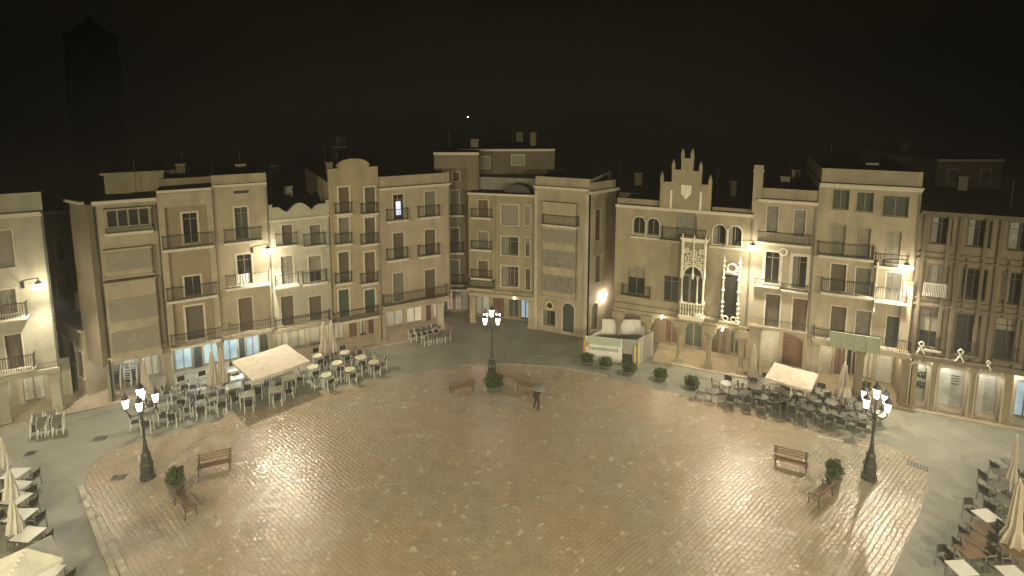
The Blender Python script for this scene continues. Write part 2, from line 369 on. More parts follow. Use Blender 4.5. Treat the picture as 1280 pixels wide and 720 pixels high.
# parapet with a long slot
mb = A.mb(); zt = PL.hit(30, 243)[1]
holed(mb, A.x0, A.x1, A.z1 + .003, zt, [(A.x0 + .3, A.x1 - .9, A.z1 + .9, zt - .35)], .3, .12)
mb.face([(A.x0, .42, A.z1), (A.x1, .42, A.z1), (A.x1, .42, zt), (A.x0, .42, zt)]) if False else None
mb.box(A.x0, A.x1, .1, .5, zt, zt + .1); mb.box(A.x0, A.x1 - .3, .6, .75, A.z1, zt - .4)
A.put(mb, 'parapet', 'cream')
A.shopfront([(-30, 8, 2.5, 'metal_shutter', 'roll'), (24, 52, 2.5, 'metal_shutter', 'glass')], 2.6)
A.beam(.4); A.pier(70, .55, py=490); A.pier(4, .55, py=500); A.finish()

# low lit wing along the side street
sw = Plane(G(70, 470), G(112, 497))
B0 = Building('side_street_annex', 'low annex with square windows along the side street beside the cream house', 'house', sw, 64, 106, 405, 0.0, 'beige', 3, pym=450)
B0.win(71, 417, 79, 439, 'W', cas=.12); B0.win(83, 425, 94, 452, 'W', cas=.12); B0.win(98, 440, 104, 470, 'W', cas=.12)
B0.cornice(z=B0.z1, proj=.2, th=.2); B0.finish()
# house closing the side street
pb = Plane(G(50, 462), G(135, 452))
B1 = Building('street_end_house', 'dim plain house closing the narrow side street on the left', 'house', pb, 40, 150, 262, 0.0, 'grey', 9)
B1.win(70, 300, 80, 325, 'S'); B1.win(94, 298, 104, 322, 'S'); B1.win(72, 350, 81, 375, 'S'); B1.win(94, 345, 103, 372, 'S'); B1.cornice(z=B1.z1, proj=.3); B1.finish()

# B: house with glazed bays
B = Building('bay_windowed_house', 'beige corner house with glazed bays, narrowest of the left row', 'house', PL, 124, 204, 250, 3.1, 'beige', 13)
B.cornice(249, proj=.5, px=165, th=.3)
mb = B.mb(); zt = PL.hit(165, 227)[1]; mb.box(B.x0 + .3, B.x1 + .3, 3.4, 12, B.z1, zt + .2); mb.box(B.x0 + .1, B.x1 + .4, 3.2, 12.2, zt + .2, zt + .38); B.put(mb, 'attic', 'olive')
def bay(b, px0, py0, px1, py1, proj, rows, side, cols, kinds, wm=None):
    x0, x1, z0, z1 = b.pl.rect(px0, py0, px1, py1, proj)
    mb = b.mb(); mb.box(x0, x1, -proj, -.005, z0, z1); mb.box(x0 - .08, x1 + .08, -proj - .08, -.006, z1 + .001, z1 + .13); mb.box(x0 - .08, x1 + .08, -proj - .08, -.006, z0 - .16, z0 - .001)
    for (ra, rb) in rows[1:]: mb.box(x0 - .04, x1 + .04, -proj - .04, -.004, z0 + ra - .24, z0 + ra - .14)
    bb = b.put(mb, 'bay_window', wm or b.wm)
    for ri, (ra, rb) in enumerate(rows):
        za, zb = z0 + ra, z0 + rb; k = kinds[ri]
        n = cols[ri]; w = (x1 - x0 - .2) / n
        for i in range(n):
            a = x0 + .1 + i * w + .05; c = a + w - .1
            mb = b.mb(); y = -proj
            if k == 'B':
                nn = max(4, int((zb - za) / .15))
                for q in range(nn): mb.box(a, c, y - .03 - .01 * (q % 2), y - .001, za + q * (zb - za) / nn, za + (q + 1) * (zb - za) / nn - .012)
                b.put(mb, 'blind', 'blind', bb)
            else:
                mb.box(a, c, y - .012, y - .001, za, zb); b.put(mb, 'pane', 'glass' if k == 'W' else 'curtain', bb)
        mb = b.mb()
        for i in range(n + 1):
            x = x0 + .1 + i * w; mb.box(x - .05, x + .05, -proj - .05, -proj - .001, za, zb)
        mb.box(x0 + .05, x1 - .05, -proj - .052, -proj - .0012, za - .06, za); mb.box(x0 + .05, x1 - .05, -proj - .052, -proj - .0012, zb, zb + .06)
        for sx, sg in ((x0, -1), (x1, 1)):
            for ya, yb in ((-proj + .08, -proj + .13), (-.16, -.11)): mb.box(sx + sg * .001, sx + sg * .04, ya, yb, za, zb)
        b.put(mb, 'frame', 'frame', bb)
        mb = b.mb()
        for sx, sg in ((x0, -1), (x1, 1)): mb.box(sx + sg * .001, sx + sg * .015, -proj + .13, -.16, za, zb)
        b.put(mb, 'pane', 'glass', bb)
    return bb
bay(B, 131, 262, 189, 286, .55, [(.25, 1.45)], 1, [4], ['W'])
bay(B, 131, 312, 190, 344, .45, [(.45, 1.75)], 1, [2], ['B'])
bay(B, 135, 352, 198, 446, .8, [(.5, 2.05), (2.9, 4.45)][:2], 1, [2, 2], ['B', 'B'])
B.balc(131, 192, 290, .75, .35)
B.shopfront([(150, 172, 2.4, 'metal_shutter', 'roll'), (178, 200, 2.4, 'poster', 'glass')], 2.8)
B.beam(.35); B.pier(138, .35, py=480, m='grey'); B.pier(211, .45, py=465)
# flank of B along the side street, with its drain pipe
mb = B.mb(); mb.tube((B.x0 + .06, -.09, 0), (B.x0 + .06, -.09, B.z1 - .3), .06); B.put(mb, 'drain_pipe', 'iron')
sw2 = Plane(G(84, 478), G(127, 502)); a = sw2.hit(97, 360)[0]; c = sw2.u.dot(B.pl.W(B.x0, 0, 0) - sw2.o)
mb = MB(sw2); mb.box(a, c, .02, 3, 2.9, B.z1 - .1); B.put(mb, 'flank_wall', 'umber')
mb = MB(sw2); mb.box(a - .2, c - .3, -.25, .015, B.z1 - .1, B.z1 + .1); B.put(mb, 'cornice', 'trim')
B.finish()

C = Building('recessed_balcony_house', 'tan house with full width balconies between piers, second of left row', 'house', PL, 204, 272, 236, 3.15, 'tan', 13)
C.cornice(z=C.z1 + .05, proj=.35, th=.3)
mb = C.mb()
for x in (C.x0, C.x1 - .42): mb.box(x, x + .42, -.28, -.002, C.za + .5, C.z1 - .3)
mb.box(C.x0, C.x1, -.283, -.003, C.z1 - 1.25, C.z1 - .2); C.put(mb, 'pilaster', 'sand')
C.win(229, 266, 247, 304, 'D', cas=.13); C.win(231, 345, 251, 370, 'D', cas=.13); C.win(233, 382, 255, 424, 'S', cas=.15)
for py in (309, 373, 431):
    x0, x1 = C.x0 + .1, C.x1 - .1; z = PL.hit(238, py, .5)[1]; C.balcr(x0, x1, z, .65)
C.parapet(228, 235, set=2.5)
C.shopfront([(207, 217, 2.8, 'teal', 'glass'), (219, 240, 2.9, 'teal', 'glass'), (243, 253, 2.7, 'shutter_green', 'door'), (255, 276, 2.9, 'teal', 'glass')], 2.8)
C.beam(.35, 'sand'); C.pier(277, .42, py=455, m='sand'); C.finish()

D = Building('plain_parapet_house', 'tall sand coloured house under a plain parapet, draped banner on its balcony', 'house', PL, 272, 340, 229, 3.2, 'sand', 13)
D.cornice(z=D.z1, proj=.18, th=.2); D.parapet(219, 300, m='sand')
x0, x1, z0, z1 = PL.rect(292, 238, 311, 241.5); D.holes.append((x0, x1, z0, z1)); mb = D.mb(); mb.box(x0, x1, .2, .25, z0, z1); D.put(mb, 'vent', 'iron')
D.win(294, 259, 310, 299, 'C', cas=.13, m='shutter_green'); D.win(297, 318, 315, 356, 'D', cas=.15); D.win(299, 372, 316, 414, 'S', cas=.1)
D.balc(280, 328, 302); D.balc(282, 338, 358, .7); D.balc(286, 340, 418, .7, m='sand')
x0, x1, z0, z1 = PL.rect(296, 342, 312, 356, .72); mb = D.mb(); random.seed(3)
for k in range(9):                                   # draped white banner, wrinkled
    a = x0 + (x1 - x0) * k / 9; b = a + (x1 - x0) / 9; ya = -.74 - .05 * (k % 2); yb = -.74 - .05 * ((k + 1) % 2)
    mb.face([(a, ya, z0 + .1 * (k % 3)), (b, yb, z0 + .1 * ((k + 1) % 3)), (b, yb - .02, z1), (a, ya - .02, z1)])
bn = tag(D.put(mb, 'banner', 'white'), 'wrinkled white banner tied over the balcony rail', None)
D.shopfront([(278, 298, 2.9, 'teal', 'glass'), (300, 307, 2.8, 'shutter_green', 'door'), (309, 325, 2.9, 'teal', 'glass'), (326, 338, 2.5, 'shutter_green', 'door')], 2.8)
D.beam(.3, 'beige'); D.pier(340, .42, py=445); D.finish()

E = Building('wavy_parapet_house', 'pale low house with wavy parapet between the sand and yellow houses', 'house', PL, 340, 415, 268, 3.2, 'cream', 12)
zt = E.z1
zc = PL.hit(378, 253)[1] - zt; ze = PL.hit(345, 259)[1] - zt; W = E.x1 - E.x0; prof = [(E.x0, zt + .003)]
for k in range(41):
    t = k / 40
    if t < .16: h = ze
    elif t < .3: h = ze * (1 - .55 * math.sin((t - .16) / .14 * math.pi / 2))
    elif t < .7: h = ze * .45 + (zc - ze * .45) * math.sin((t - .3) / .4 * math.pi)
    elif t < .84: h = ze * (.45 + .55 * math.sin((t - .7) / .14 * math.pi / 2))
    else: h = ze
    prof.append((E.x0 + W * t, zt + .003 + max(h, .15)))
prof.append((E.x1, zt + .003)); mb = E.mb()
for (xa, za_), (xb, zb_) in zip(prof[1:-1], prof[2:-1]):
    mb.face([(xa, -.08, zt), (xb, -.08, zt), (xb, -.08, zb_), (xa, -.08, za_)]); mb.face([(xa, .2, zt), (xb, .2, zt), (xb, .2, zb_), (xa, .2, za_)]); mb.face([(xa, -.08, za_), (xb, -.08, zb_), (xb, .2, zb_), (xa, .2, za_)])
    mb.face([(xa, -.14, za_ - .12), (xb, -.14, zb_ - .12), (xb, -.14, zb_), (xa, -.14, za_)]); mb.face([(xa, -.14, za_), (xb, -.14, zb_), (xb, -.08, zb_ + .001), (xa, -.08, za_ + .001)])
mb.box(E.x0, E.x0 + .28, -.1, .25, zt, zt + ze + .25); mb.box(E.x1 - .28, E.x1, -.1, .25, zt, zt + ze + .25)
E.put(mb, 'parapet', 'cream')
for cx in (359, 394):
    E.win(cx - 6.5, 281, cx + 6.5, 305, 'S'); E.win(cx - 7.5, 320, cx + 7.5, 356, 'C' if cx == 359 else 'W', cas=.13); E.win(cx - 7, 370, cx + 8, 408, 'S')
    E.balc(cx - 14, cx + 14, 307, .5); E.balc(cx - 15, cx + 16, 356 - (cx - 377) * .12, .7)
E.balc(345, 414, 409, .8, m='beige'); E.cornice(z=E.z1 - .25, proj=.12, th=.2)
E.shopfront([(346, 362, 2.5, 'poster', 'glass'), (365, 383, 2.6, 'poster', 'glass'), (389, 414, 2.5, 'poster', 'glass')], 2.6)
E.beam(.3, 'beige'); E.pier(416, .4, py=432, m='brown'); E.finish()

Fh = Building('yellow_pediment_house', 'yellow ochre house topped by a curved round pediment', 'house', PL, 415, 476, 226, 3.0, 'yellow', 13)
x0, x1 = Fh.x0, Fh.x1; zt = Fh.z1; zs = PL.hit(420, 212)[1]; zc = PL.hit(446, 199)[1]; c = (x0 + x1) / 2; mb = Fh.mb()
hw = 1.35; poly = [(x0, zt + .003), (x1, zt + .003), (x1, zs), (c + hw, zs)] + [(c + hw * .96 * math.cos(a), zs + .15 + (zc - zs - .15) * math.sin(a)) for a in [math.pi * k / 12 for k in range(13)]] + [(c - hw, zs), (x0, zs)]
mb.prism(poly, -.12, .3)
rim = [(c + hw * .96 * math.cos(math.pi * k / 12), zs + .15 + (zc - zs - .15) * math.sin(math.pi * k / 12)) for k in range(13)]
for (xa, za_), (xb, zb_) in zip(rim, rim[1:]): mb.prism([(xa, za_), (xb, zb_), (xb * 1.0 + (xb - c) * .07, zb_ + .1), (xa + (xa - c) * .07, za_ + .1)], -.2, .36)
mb.box(x0, c - hw - .003, -.2, .36, zs + .002, zs + .12); mb.box(c + hw + .003, x1, -.2, .36, zs + .002, zs + .12)
Fh.put(mb, 'pediment', 'yellow')
for cx in (430, 462.5):
    for (t, b, k, mt) in ((234, 266, 'S', 'shutter'), (272, 304, 'S', 'shutter'), (315, 353, 'S', 'shutter'), (362, 396, 'S', 'shutter_green')):
        Fh.win(cx - 6.2, t, cx + 6.2, b, k, cas=.14, m=mt)
    for py in (266, 304, 353): Fh.balc(cx - 11, cx + 11, py + 1, .45, .9)
mb = Fh.mb()
for x in (x0, x1 - .2): mb.box(x, x + .2, -.08, -.002, Fh.za + .4, zt)
Fh.put(mb, 'pilaster', 'yellow')
Fh.balc(417, 474, 400, .5, .9)
Fh.shopfront([(419, 431, 2.4, 'poster', 'glass'), (438, 448, 2.4, 'brown_shutter', 'roll'), (451, 459, 2.4, 'poster', 'door'), (462, 472, 2.4, 'brown_shutter', 'roll')], 2.6)
Fh.beam(.3, 'brown'); Fh.pier(473, .55, py=415, m='yellow'); Fh.finish()

Gh = Building('corner_house', 'pinkish house with one lit window, right end of the left row', 'house', PL, 476, 563, 234, 3.0, 'pink', 14)
Gh.cornice(232, proj=.55, th=.28, px=520); Gh.parapet(219.5, 520, m='sand')
mb = Gh.mb(); zt = PL.hit(520, 219.5)[1]; mb.box(Gh.x1 - .3, Gh.x1 + .02, -.02, .5, Gh.z1, zt + .15); Gh.put(mb, 'pillar', 'sand')
for i, cx in enumerate((498, 537.5)):
    dy = -4 * i
    Gh.win(cx - 6.5, 243 + dy, cx + 6.5, 275 + dy, 'D' if i == 0 else 'S', cas=.1, m='shutter' if i else None); Gh.win(cx - 6.5, 291 + dy, cx + 6.5, 324 + dy, 'S'); Gh.win(cx - 6.5, 341 + dy, cx + 6.5, 376 + dy, 'S')
    Gh.balc(cx - 13.5, cx + 13.5, 275.5 + dy * 1.1, .6); Gh.balc(cx - 13.5, cx + 13.5, 324.5 + dy * 1.2, .6)
x0, x1, z0, z1 = PL.rect(495.5, 252, 501.5, 269); mb = Gh.mb(); mb.box(x0, x1, .14, .165, z0, z1); tag(Gh.put(mb, 'lit_curtain', 'screen'), 'bright lit curtain in the top left window', None)
Gh.balc(480, 561, 377, .8, m='sand')
x0, x1, z0, z1 = PL.rect(537, 362, 545, 374, .7); mb = Gh.mb()
for k in range(60):
    x = random.uniform(x0, x1); z = random.uniform(z0, z1); y = -.55 + random.uniform(-.1, .1); r = .06
    mb.face([(x - r, y, z), (x, y - r, z + r), (x + r, y, z), (x, y + r, z - r)])
Gh.put(mb, 'balcony_flowers', 'flowers')
Gh.shopfront([(484, 506, 2.5, 'metal_shutter', 'glass'), (510, 529, 2.6, 'warmlit', 'glass'), (534, 540, 2.5, 'brown_shutter', 'door'), (543, 556, 2.4, 'pinklit', 'glass')], 3.0)
Gh.beam(.35, 'sand'); Gh.pier(551, .62, py=398, m='pale'); Gh.pier(480, .3, py=410, m='pink')
Gh.finish()

# ------------------------------------------------------------------ centre: houses facing the camera
PJ = Plane(G(545, 396), G(640, 396))
J = Building('dark_tall_block', 'tall dim block rising behind the olive house, highest roof in the centre', 'apartment block', PJ, 545, 600, 190, 2.9, 'umber', 12, zb=0)
for py in (238, 285, 325):
    J.win(563, py, 574, py + 30, 'S', m='shutter'); J.balc(557, 580, py + 31, .6)
J.win(566, 215, 574, 226, 'S'); J.cornice(z=J.z1, proj=.3, th=.3)
J.shopfront([(560, 567, 2.3, 'pinklit', 'glass'), (570, 586, 2.4, 'metal_shutter', 'glass')], 1.2)
J.balc(556, 592, 362, .8, .6, m='pale'); J.beam(.3); J.pier(590, .5, py=380, m='pale'); J.finish()
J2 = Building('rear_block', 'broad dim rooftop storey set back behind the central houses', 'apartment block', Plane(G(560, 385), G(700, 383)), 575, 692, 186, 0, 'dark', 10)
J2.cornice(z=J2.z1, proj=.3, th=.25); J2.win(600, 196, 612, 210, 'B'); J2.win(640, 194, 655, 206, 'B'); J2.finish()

PH = Plane(G(585, 403), G(668, 411))
Hh = Building('olive_shop_house', 'olive house with square windows, dark shadow shape on roof, beside bay front house', 'house', PH, 586, 668, 242, 2.9, 'olive', 10)
Hh.cornice(242, proj=.4, th=.25, px=620)
mb = Hh.mb(); zt = PH.hit(620, 227)[1]; mb.box(Hh.x0, Hh.x1 + .2, 2.2, 9.5, Hh.z1 + .002, zt); mb.box(Hh.x0 - .1, Hh.x1 + .3, 2.0, 9.6, zt + .001, zt + .14); Hh.put(mb, 'attic', 'grey')
xa = PH.hit(628, 240)[0]; xb = PH.hit(661, 240)[0]; za_ = Hh.z1 + .05; mb = Hh.mb(); cc = (xa + xb) / 2; rr = (xb - xa) / 2      # dome-shaped shadow on the terrace, built as a dark solid
pp = [(xb, za_)] + [(cc + rr * math.cos(math.pi * k / 10), za_ + .8 * math.sin(math.pi * k / 10)) for k in range(1, 10)] + [(xa, za_)]; mb.prism(pp, .6, 2.1); Hh.put(mb, 'shadow_dome', 'iron')
Hh.win(627, 256, 648, 281, 'B', cas=.1); Hh.win(627, 296, 648, 319, 'W', cas=.1); Hh.win(627, 333, 648, 358, 'W', cas=.12)
Hh.win(656, 257, 663, 281, 'B', cas=.06); Hh.win(657, 297, 662, 320, 'W', cas=.06); Hh.win(657, 336, 663, 362, 'S', cas=.06)
for py in (250, 290, 326): Hh.win(598, py, 610, py + 22, 'S', cas=.07); Hh.balc(588, 614, py + 22, .55, .8)
Hh.balc(584, 616, 361, .9, .8, m='sand')
mb = Hh.mb(); xv = PH.hit(618, 300)[0]; mb.box(xv - .1, xv + .1, -.12, -.002, Hh.za + .35, Hh.z1 - .3); Hh.put(mb, 'pilaster', 'olive')
Hh.shopfront([(594, 612, 2.4, 'metal_shutter', 'glass'), (617, 630, 2.3, 'brown_shutter', 'door'), (636, 648, 2.4, 'shutter_green', 'glass'), (651, 662, 2.5, 'teal', 'door')], 1.8)
Hh.beam(.35, 'sand'); Hh.pier(664, .6, py=395, m='sand'); Hh.pier(591, .5, py=385, m='sand'); Hh.finish()
Hh_l = PH.hit(643, 371, .9)

PI_ = Plane(G(668, 411), G(735, 423)); PS = Plane(G(735, 423), G(772, 407))
I = Building('bay_front_house', 'corner house with tall central bay, round plaque and arched doors', 'house', PI_, 668, 735, 236, 0, 'sand', 8)
I.cornice(234, proj=.5, th=.3, px=700); I.parapet(223, 700, m='sand')
bay(I, 678, 255, 719, 372, .5, [(.55, 2.1), (3.0, 4.5), (5.4, 6.5)][:3], 1, [3, 3, 3], ['C', 'C', 'B'])
I.balc(677, 721, 282, .85, .9)
I.win(679, 388, 694, 407, 'W', cas=.16, cm='pale'); I.win(703.5, 379, 717.5, 415, 'S', arch=True, cas=.12, m='shutter_green')
x0, x1, z0, z1 = PI_.rect(682, 375.5, 693, 387.5); mb = I.mb(); cx, cz, r = (x0 + x1) / 2, (z0 + z1) / 2, (x1 - x0) / 2
mb.prism([(cx + r * math.cos(2 * math.pi * k / 20), cz + r * math.sin(2 * math.pi * k / 20)) for k in range(20)], -.1, -.02); pq = I.put(mb, 'plaque', 'yellow_paint')
mb = I.mb(); r *= .6; mb.prism([(cx + r * math.cos(2 * math.pi * k / 16), cz + r * math.sin(2 * math.pi * k / 16)) for k in range(16)], -.13, -.101); I.put(mb, 'emblem', 'iron', pq)
# flank facing the lane
mb = MB(PS); L_, _z = PS.hit(768, 340)
fx = Building.__new__(Building); fx.pl = PS; fx.root = I.root; fx.loc = I.loc; fx.holes = []; fx.wm = 'sand'; fx.x0 = 0.02; fx.x1 = L_; fx.z1 = I.z1; fx.za = 0
Building.winr(fx, *PS.rect(732 + 7, 379, 747, 412), kind='S', arch=True, cas=.12, m='shutter')
a, b, c_, d_ = PS.rect(744, 262, 751, 300); fx.winr(a, b, c_, d_, 'S')
a, b, c_, d_ = PS.rect(744, 320, 751, 352); fx.winr(a, b, c_, d_, 'S')
mb = MB(PS); holed(mb, .02, L_, 0, I.z1, fx.holes, .3); fx.put(mb, 'flank_wall', 'sand')
mb = MB(PS); mb.box(-.3, L_, -.4, -.02, I.z1 - .3, I.z1 - .02); fx.put(mb, 'cornice', 'trim')
mb = MB(PS); mb.box(.02, L_, .1, .35, I.z1, I.z1 + .7); fx.put(mb, 'parapet', 'sand')
mb = I.mb(); x0, x1 = I.x0, I.x1; holed(mb, x0, x1, 0, I.z1, I.holes, .3); mb.face([(x0, 0, 0), (x0, 8, 0), (x0, 8, I.z1), (x0, 0, I.z1)]); I.put(mb, 'wall', 'sand')
q = [PI_.W(I.x0, 0, I.z1 - .02), PI_.W(I.x1, 0, I.z1 - .02), PS.W(L_, 0, I.z1 - .02), PI_.W(I.x0, 9, I.z1 - .02)]; mb = MB(); mb.face([tuple(v) for v in q]); mb.build('roof', 'roof', I.root, I.loc)
mb = I.mb()
for x in (I.x0, I.x1 - .35): mb.box(x, x + .35, -.1, -.002, 0, I.z1 - .35)
I.put(mb, 'pilaster', 'pale')
# dark house seen up the lane
PK = Plane(G(745, 402), G(800, 409))
K0 = Building('lane_house', 'dark house up the lane, lit pink at street level', 'house', PK, 741, 800, 240, 0, 'brown', 8)
K0.win(757, 262, 767, 290, 'S'); K0.win(757, 305, 767, 335, 'S'); K0.win(764, 384, 784, 404, 'W', cas=.1); K0.balc(752, 775, 292, .5); K0.finish()

# ------------------------------------------------------------------ Casa with the stepped gable
K = Building('gabled_mansion', 'ornate stone mansion with stepped pinnacled gable and carved white oriels', 'mansion', PR, 768, 938, 262, 3.9, 'stone', 14)
K.cornice(z=K.z1 + .1, proj=.35, th=.3)
gz = lambda x, y: PR.hit(x, y)
def gx(x, y=230): return PR.hit(x, y)[0]
steps = [(826, 228), (840, 213), (851, 199), (866, 199.5), (877, 215), (890, 232)]
X = [gx(s[0]) for s in steps]; Z = [PR.hit(833, 228)[1], PR.hit(846, 213)[1], PR.hit(858, 199)[1], PR.hit(871, 215)[1], PR.hit(884, 232)[1]]
mb = K.mb(); zb_ = K.z1 + .003
for k in range(5):
    mb.box(X[k], X[k + 1] - .001, -.22, .35, zb_, Z[k]); mb.box(X[k] - .03, X[k + 1] + .03, -.28, .4, Z[k] + .001, Z[k] + .1)
mb.box(X[0], X[5], -.22, -.003, PR.hit(858, 302)[1], zb_ - .001) if False else None
gb = K.put(mb, 'gable', 'stone')
mb = K.mb()
for x, zt_ in ((X[0] + .12, Z[0]), (X[1] + .1, Z[1]), (X[2] + .1, Z[2]), (X[3] - .1, Z[2]), (X[4] - .1, Z[3]), (X[5] - .12, Z[4])):
    mb.box(x - .13, x + .13, -.26, .0, zt_ + .1, zt_ + .5)
    mb.face([(x - .13, -.26, zt_ + .5), (x + .13, -.26, zt_ + .5), (x, -.13, zt_ + .95)]); mb.face([(x + .13, -.26, zt_ + .5), (x + .13, 0, zt_ + .5), (x, -.13, zt_ + .95)])
    mb.face([(x + .13, 0, zt_ + .5), (x - .13, 0, zt_ + .5), (x, -.13, zt_ + .95)]); mb.face([(x - .13, 0, zt_ + .5), (x - .13, -.26, zt_ + .5), (x, -.13, zt_ + .95)])
K.put(mb, 'pinnacle', 'stone', gb)
mb = K.mb()                                   # relief shield and ribs on the gable
xc = (X[2] + X[3]) / 2; zz = K.z1 + 1.4; mb.prism([(xc - .4, zz + .7), (xc + .4, zz + .7), (xc + .4, zz), (xc, zz - .5), (xc - .4, zz)], -.3, -.221)
for x in (X[1], X[4]): mb.box(x - .08, x + .08, -.27, -.221, zb_, zb_ + 1.6)
K.put(mb, 'relief', 'carved', gb)
mb = K.mb(); mb.box(K.x0, X[0] - .1, .4, .7, K.z1 + .002, K.z1 + .55); K.put(mb, 'parapet', 'stone'); mb = K.mb(); mb.box(X[5] + .1, K.x1, .4, .7, K.z1 + .002, K.z1 + .35); K.put(mb, 'parapet', 'stone')
for a, b, t, bt in ((792, 806, 271, 292), (809.5, 824, 273, 294), (891.5, 907, 281, 305), (910.5, 927, 283, 307)): K.win(a, t, b, bt, 'W', arch=True, cas=.1, m=None)
K.win(845, 262, 871, 299, 'C', arch=True, cas=.25, m='curtain', cm='stone')
for px, py in ((807.8, 283), (908.8, 294)):
    x, z = PR.hit(px, py); mb = K.mb(); mb.tube((x, -.12, z - .75), (x, -.12, z + .45), .08, .07, 8); mb.box(x - .13, x + .13, -.25, -.01, z + .45, z + .6); mb.box(x - .13, x + .13, -.25, -.01, z - .87, z - .75); K.put(mb, 'colonette', 'pale')
for a, b, py in ((788, 826, 296.5), (886, 932, 309)):
    x0, x1, _, z = PR.rect(a, py, b, py, .2); mb = K.mb(); mb.box(x0, x1, -.28, -.02, z - .16, z + .02); K.put(mb, 'sill', 'trim')
K.balc(826, 882, 302, .7, 1.0, m='stone')
K.win(785, 333, 806, 368, 'W', cas=.14, cm='stone'); K.win(830, 345, 848, 377, 'C', cas=.14, cm='stone', m='glass')
K.balc(776, 812, 371, .6, .9, m='stone')
# tribune: glazed carved bay
x0, x1, z0, z1 = PR.rect(852, 300, 880, 396, .9)
mb = K.mb(); y = -.9
mb.box(x0 - .15, x1 + .15, y - .15, -.01, z0 - .14, z0 + .05); mb.box(x0 - .05, x1 + .05, y - .05, -.012, z0 - .34, z0 - .141)
zs_ = z0 + 1.15; zm = z0 + 3.4                  # balustrade top, arch springing
mb.box(x0 - .1, x1 + .1, y - .1, y + .12, zs_ - .13, zs_); mb.box(x0 - .1, x0 + .1, y + .121, -.01, zs_ - .13, zs_); mb.box(x1 - .1, x1 + .1, y + .121, -.01, zs_ - .13, zs_)
n = 8
for k in range(n + 1):
    x = x0 + (x1 - x0) * k / n; mb.lathe([(.035, z0 + .05), (.075, z0 + .3), (.035, z0 + .6), (.07, z0 + .8), (.05, zs_ - .131)], 6, (x, y))
tb = K.put(mb, 'oriel', 'carved')
mb = K.mb()
for x in (x0 + .05, x0 + (x1 - x0) * .72, x1 - .05):
    for yy in ((y + .02, -.2) if x != x0 + (x1 - x0) * .72 else (y + .02,)): mb.lathe([(.11, zs_), (.07, zs_ + .25), (.06, zm - .3), (.12, zm - .1), (.12, zm)], 8, (x, yy))
K.put(mb, 'column', 'carved', tb)
mb = K.mb(); zr = z1; poly = [(x0 - .1, zm), (x0 + .2, zm)] + [(x0 + .2 + (x1 - x0 - .4) * (.5 - .5 * math.cos(math.pi * k / 8)), zm + .85 * math.sin(math.pi * k / 8)) for k in range(1, 8)] + [(x1 - .2, zm), (x1 + .1, zm), (x1 + .1, zr), (x0 - .1, zr)]
mb.box(x0 - .2, x1 + .2, y - .2, -.012, zr + .001, zr + .16); mb.box(x0 - .1, x1 + .1, y - .06, y + .1, zr - .18, zr); mb.box(x0 - .1, x1 + .1, y - .05, y + .1, zm + 1.0, zm + 1.12)
for xx_ in (x0 - .1, x1 - .12): mb.box(xx_, xx_ + .22, y - .06, y + .1, zm + .01, zr - .181)
ar = [(x0 + .1 + (x1 - x0 - .2) * (.5 - .5 * math.cos(math.pi * k / 8)), y, zm + .9 * math.sin(math.pi * k / 8)) for k in range(9)]; mb.path(ar, .09, 6)
for cx_, cz_, rr_ in ((x0 + .35, zm + .78, .16), (x1 - .35, zm + .78, .16), (x0 + (x1 - x0) * .27, zm + 1.45, .27), (x0 + (x1 - x0) * .73, zm + 1.45, .27), ((x0 + x1) / 2, zm + 1.95, .25), (x0 + .3, zm + 2.1, .2), (x1 - .3, zm + 2.1, .2)):
    if cz_ + rr_ < zr: mb.path([(cx_ + rr_ * math.cos(math.pi * j / 5), y, cz_ + rr_ * math.sin(math.pi * j / 5)) for j in range(11)], .06, 5); mb.tube((cx_, y, cz_ - rr_), (cx_, y, cz_ + rr_), .045); mb.tube((cx_ - rr_, y, cz_), (cx_ + rr_, y, cz_), .045)
for x in (x0 - .02, x1 + .02, (x0 + x1) / 2): mb.lathe([(.09, zm - .2), (.12, zm + .2), (.06, zm + .6), (.1, zm + 1.2), (.05, zr - .3), (.12, zr - .1), (.02, zr + .5)], 6, (x, y - .08))
K.put(mb, 'tracery', 'carved', tb)
mb = K.mb(); mb.box(x0 + .06, x1 - .06, y + .16, -.02, zm + .86, zr - .02); K.put(mb, 'backing', 'stone', tb)
mb = K.mb(); mb.box(x0 + .05, x1 - .05, y + .12, y + .15, zs_ - .3, zm + .85); mb.box(x0 + .03, x0 + .05, y + .15, -.02, zs_ - .3, zm); mb.box(x1 - .05, x1 - .03, y + .15, -.02, zs_ - .3, zm); K.put(mb, 'pane', 'glass', tb)
mb = K.mb(); xm = x0 + (x1 - x0) * .38; mb.box(xm - .09, xm + .09, y + .085, y + .119, zs_, zm); mb.box(x0 + .1, x1 - .1, y + .085, y + .118, zm - .05, zm + .12); K.put(mb, 'curtain', 'curtain', tb)
xx = PR.hit(893, 398)[0]; mb = K.mb(); mb.box(x1 + .16, xx, -.35, -.02, z0 - .2, z0 - .05); K.put(mb, 'ledge', 'trim')
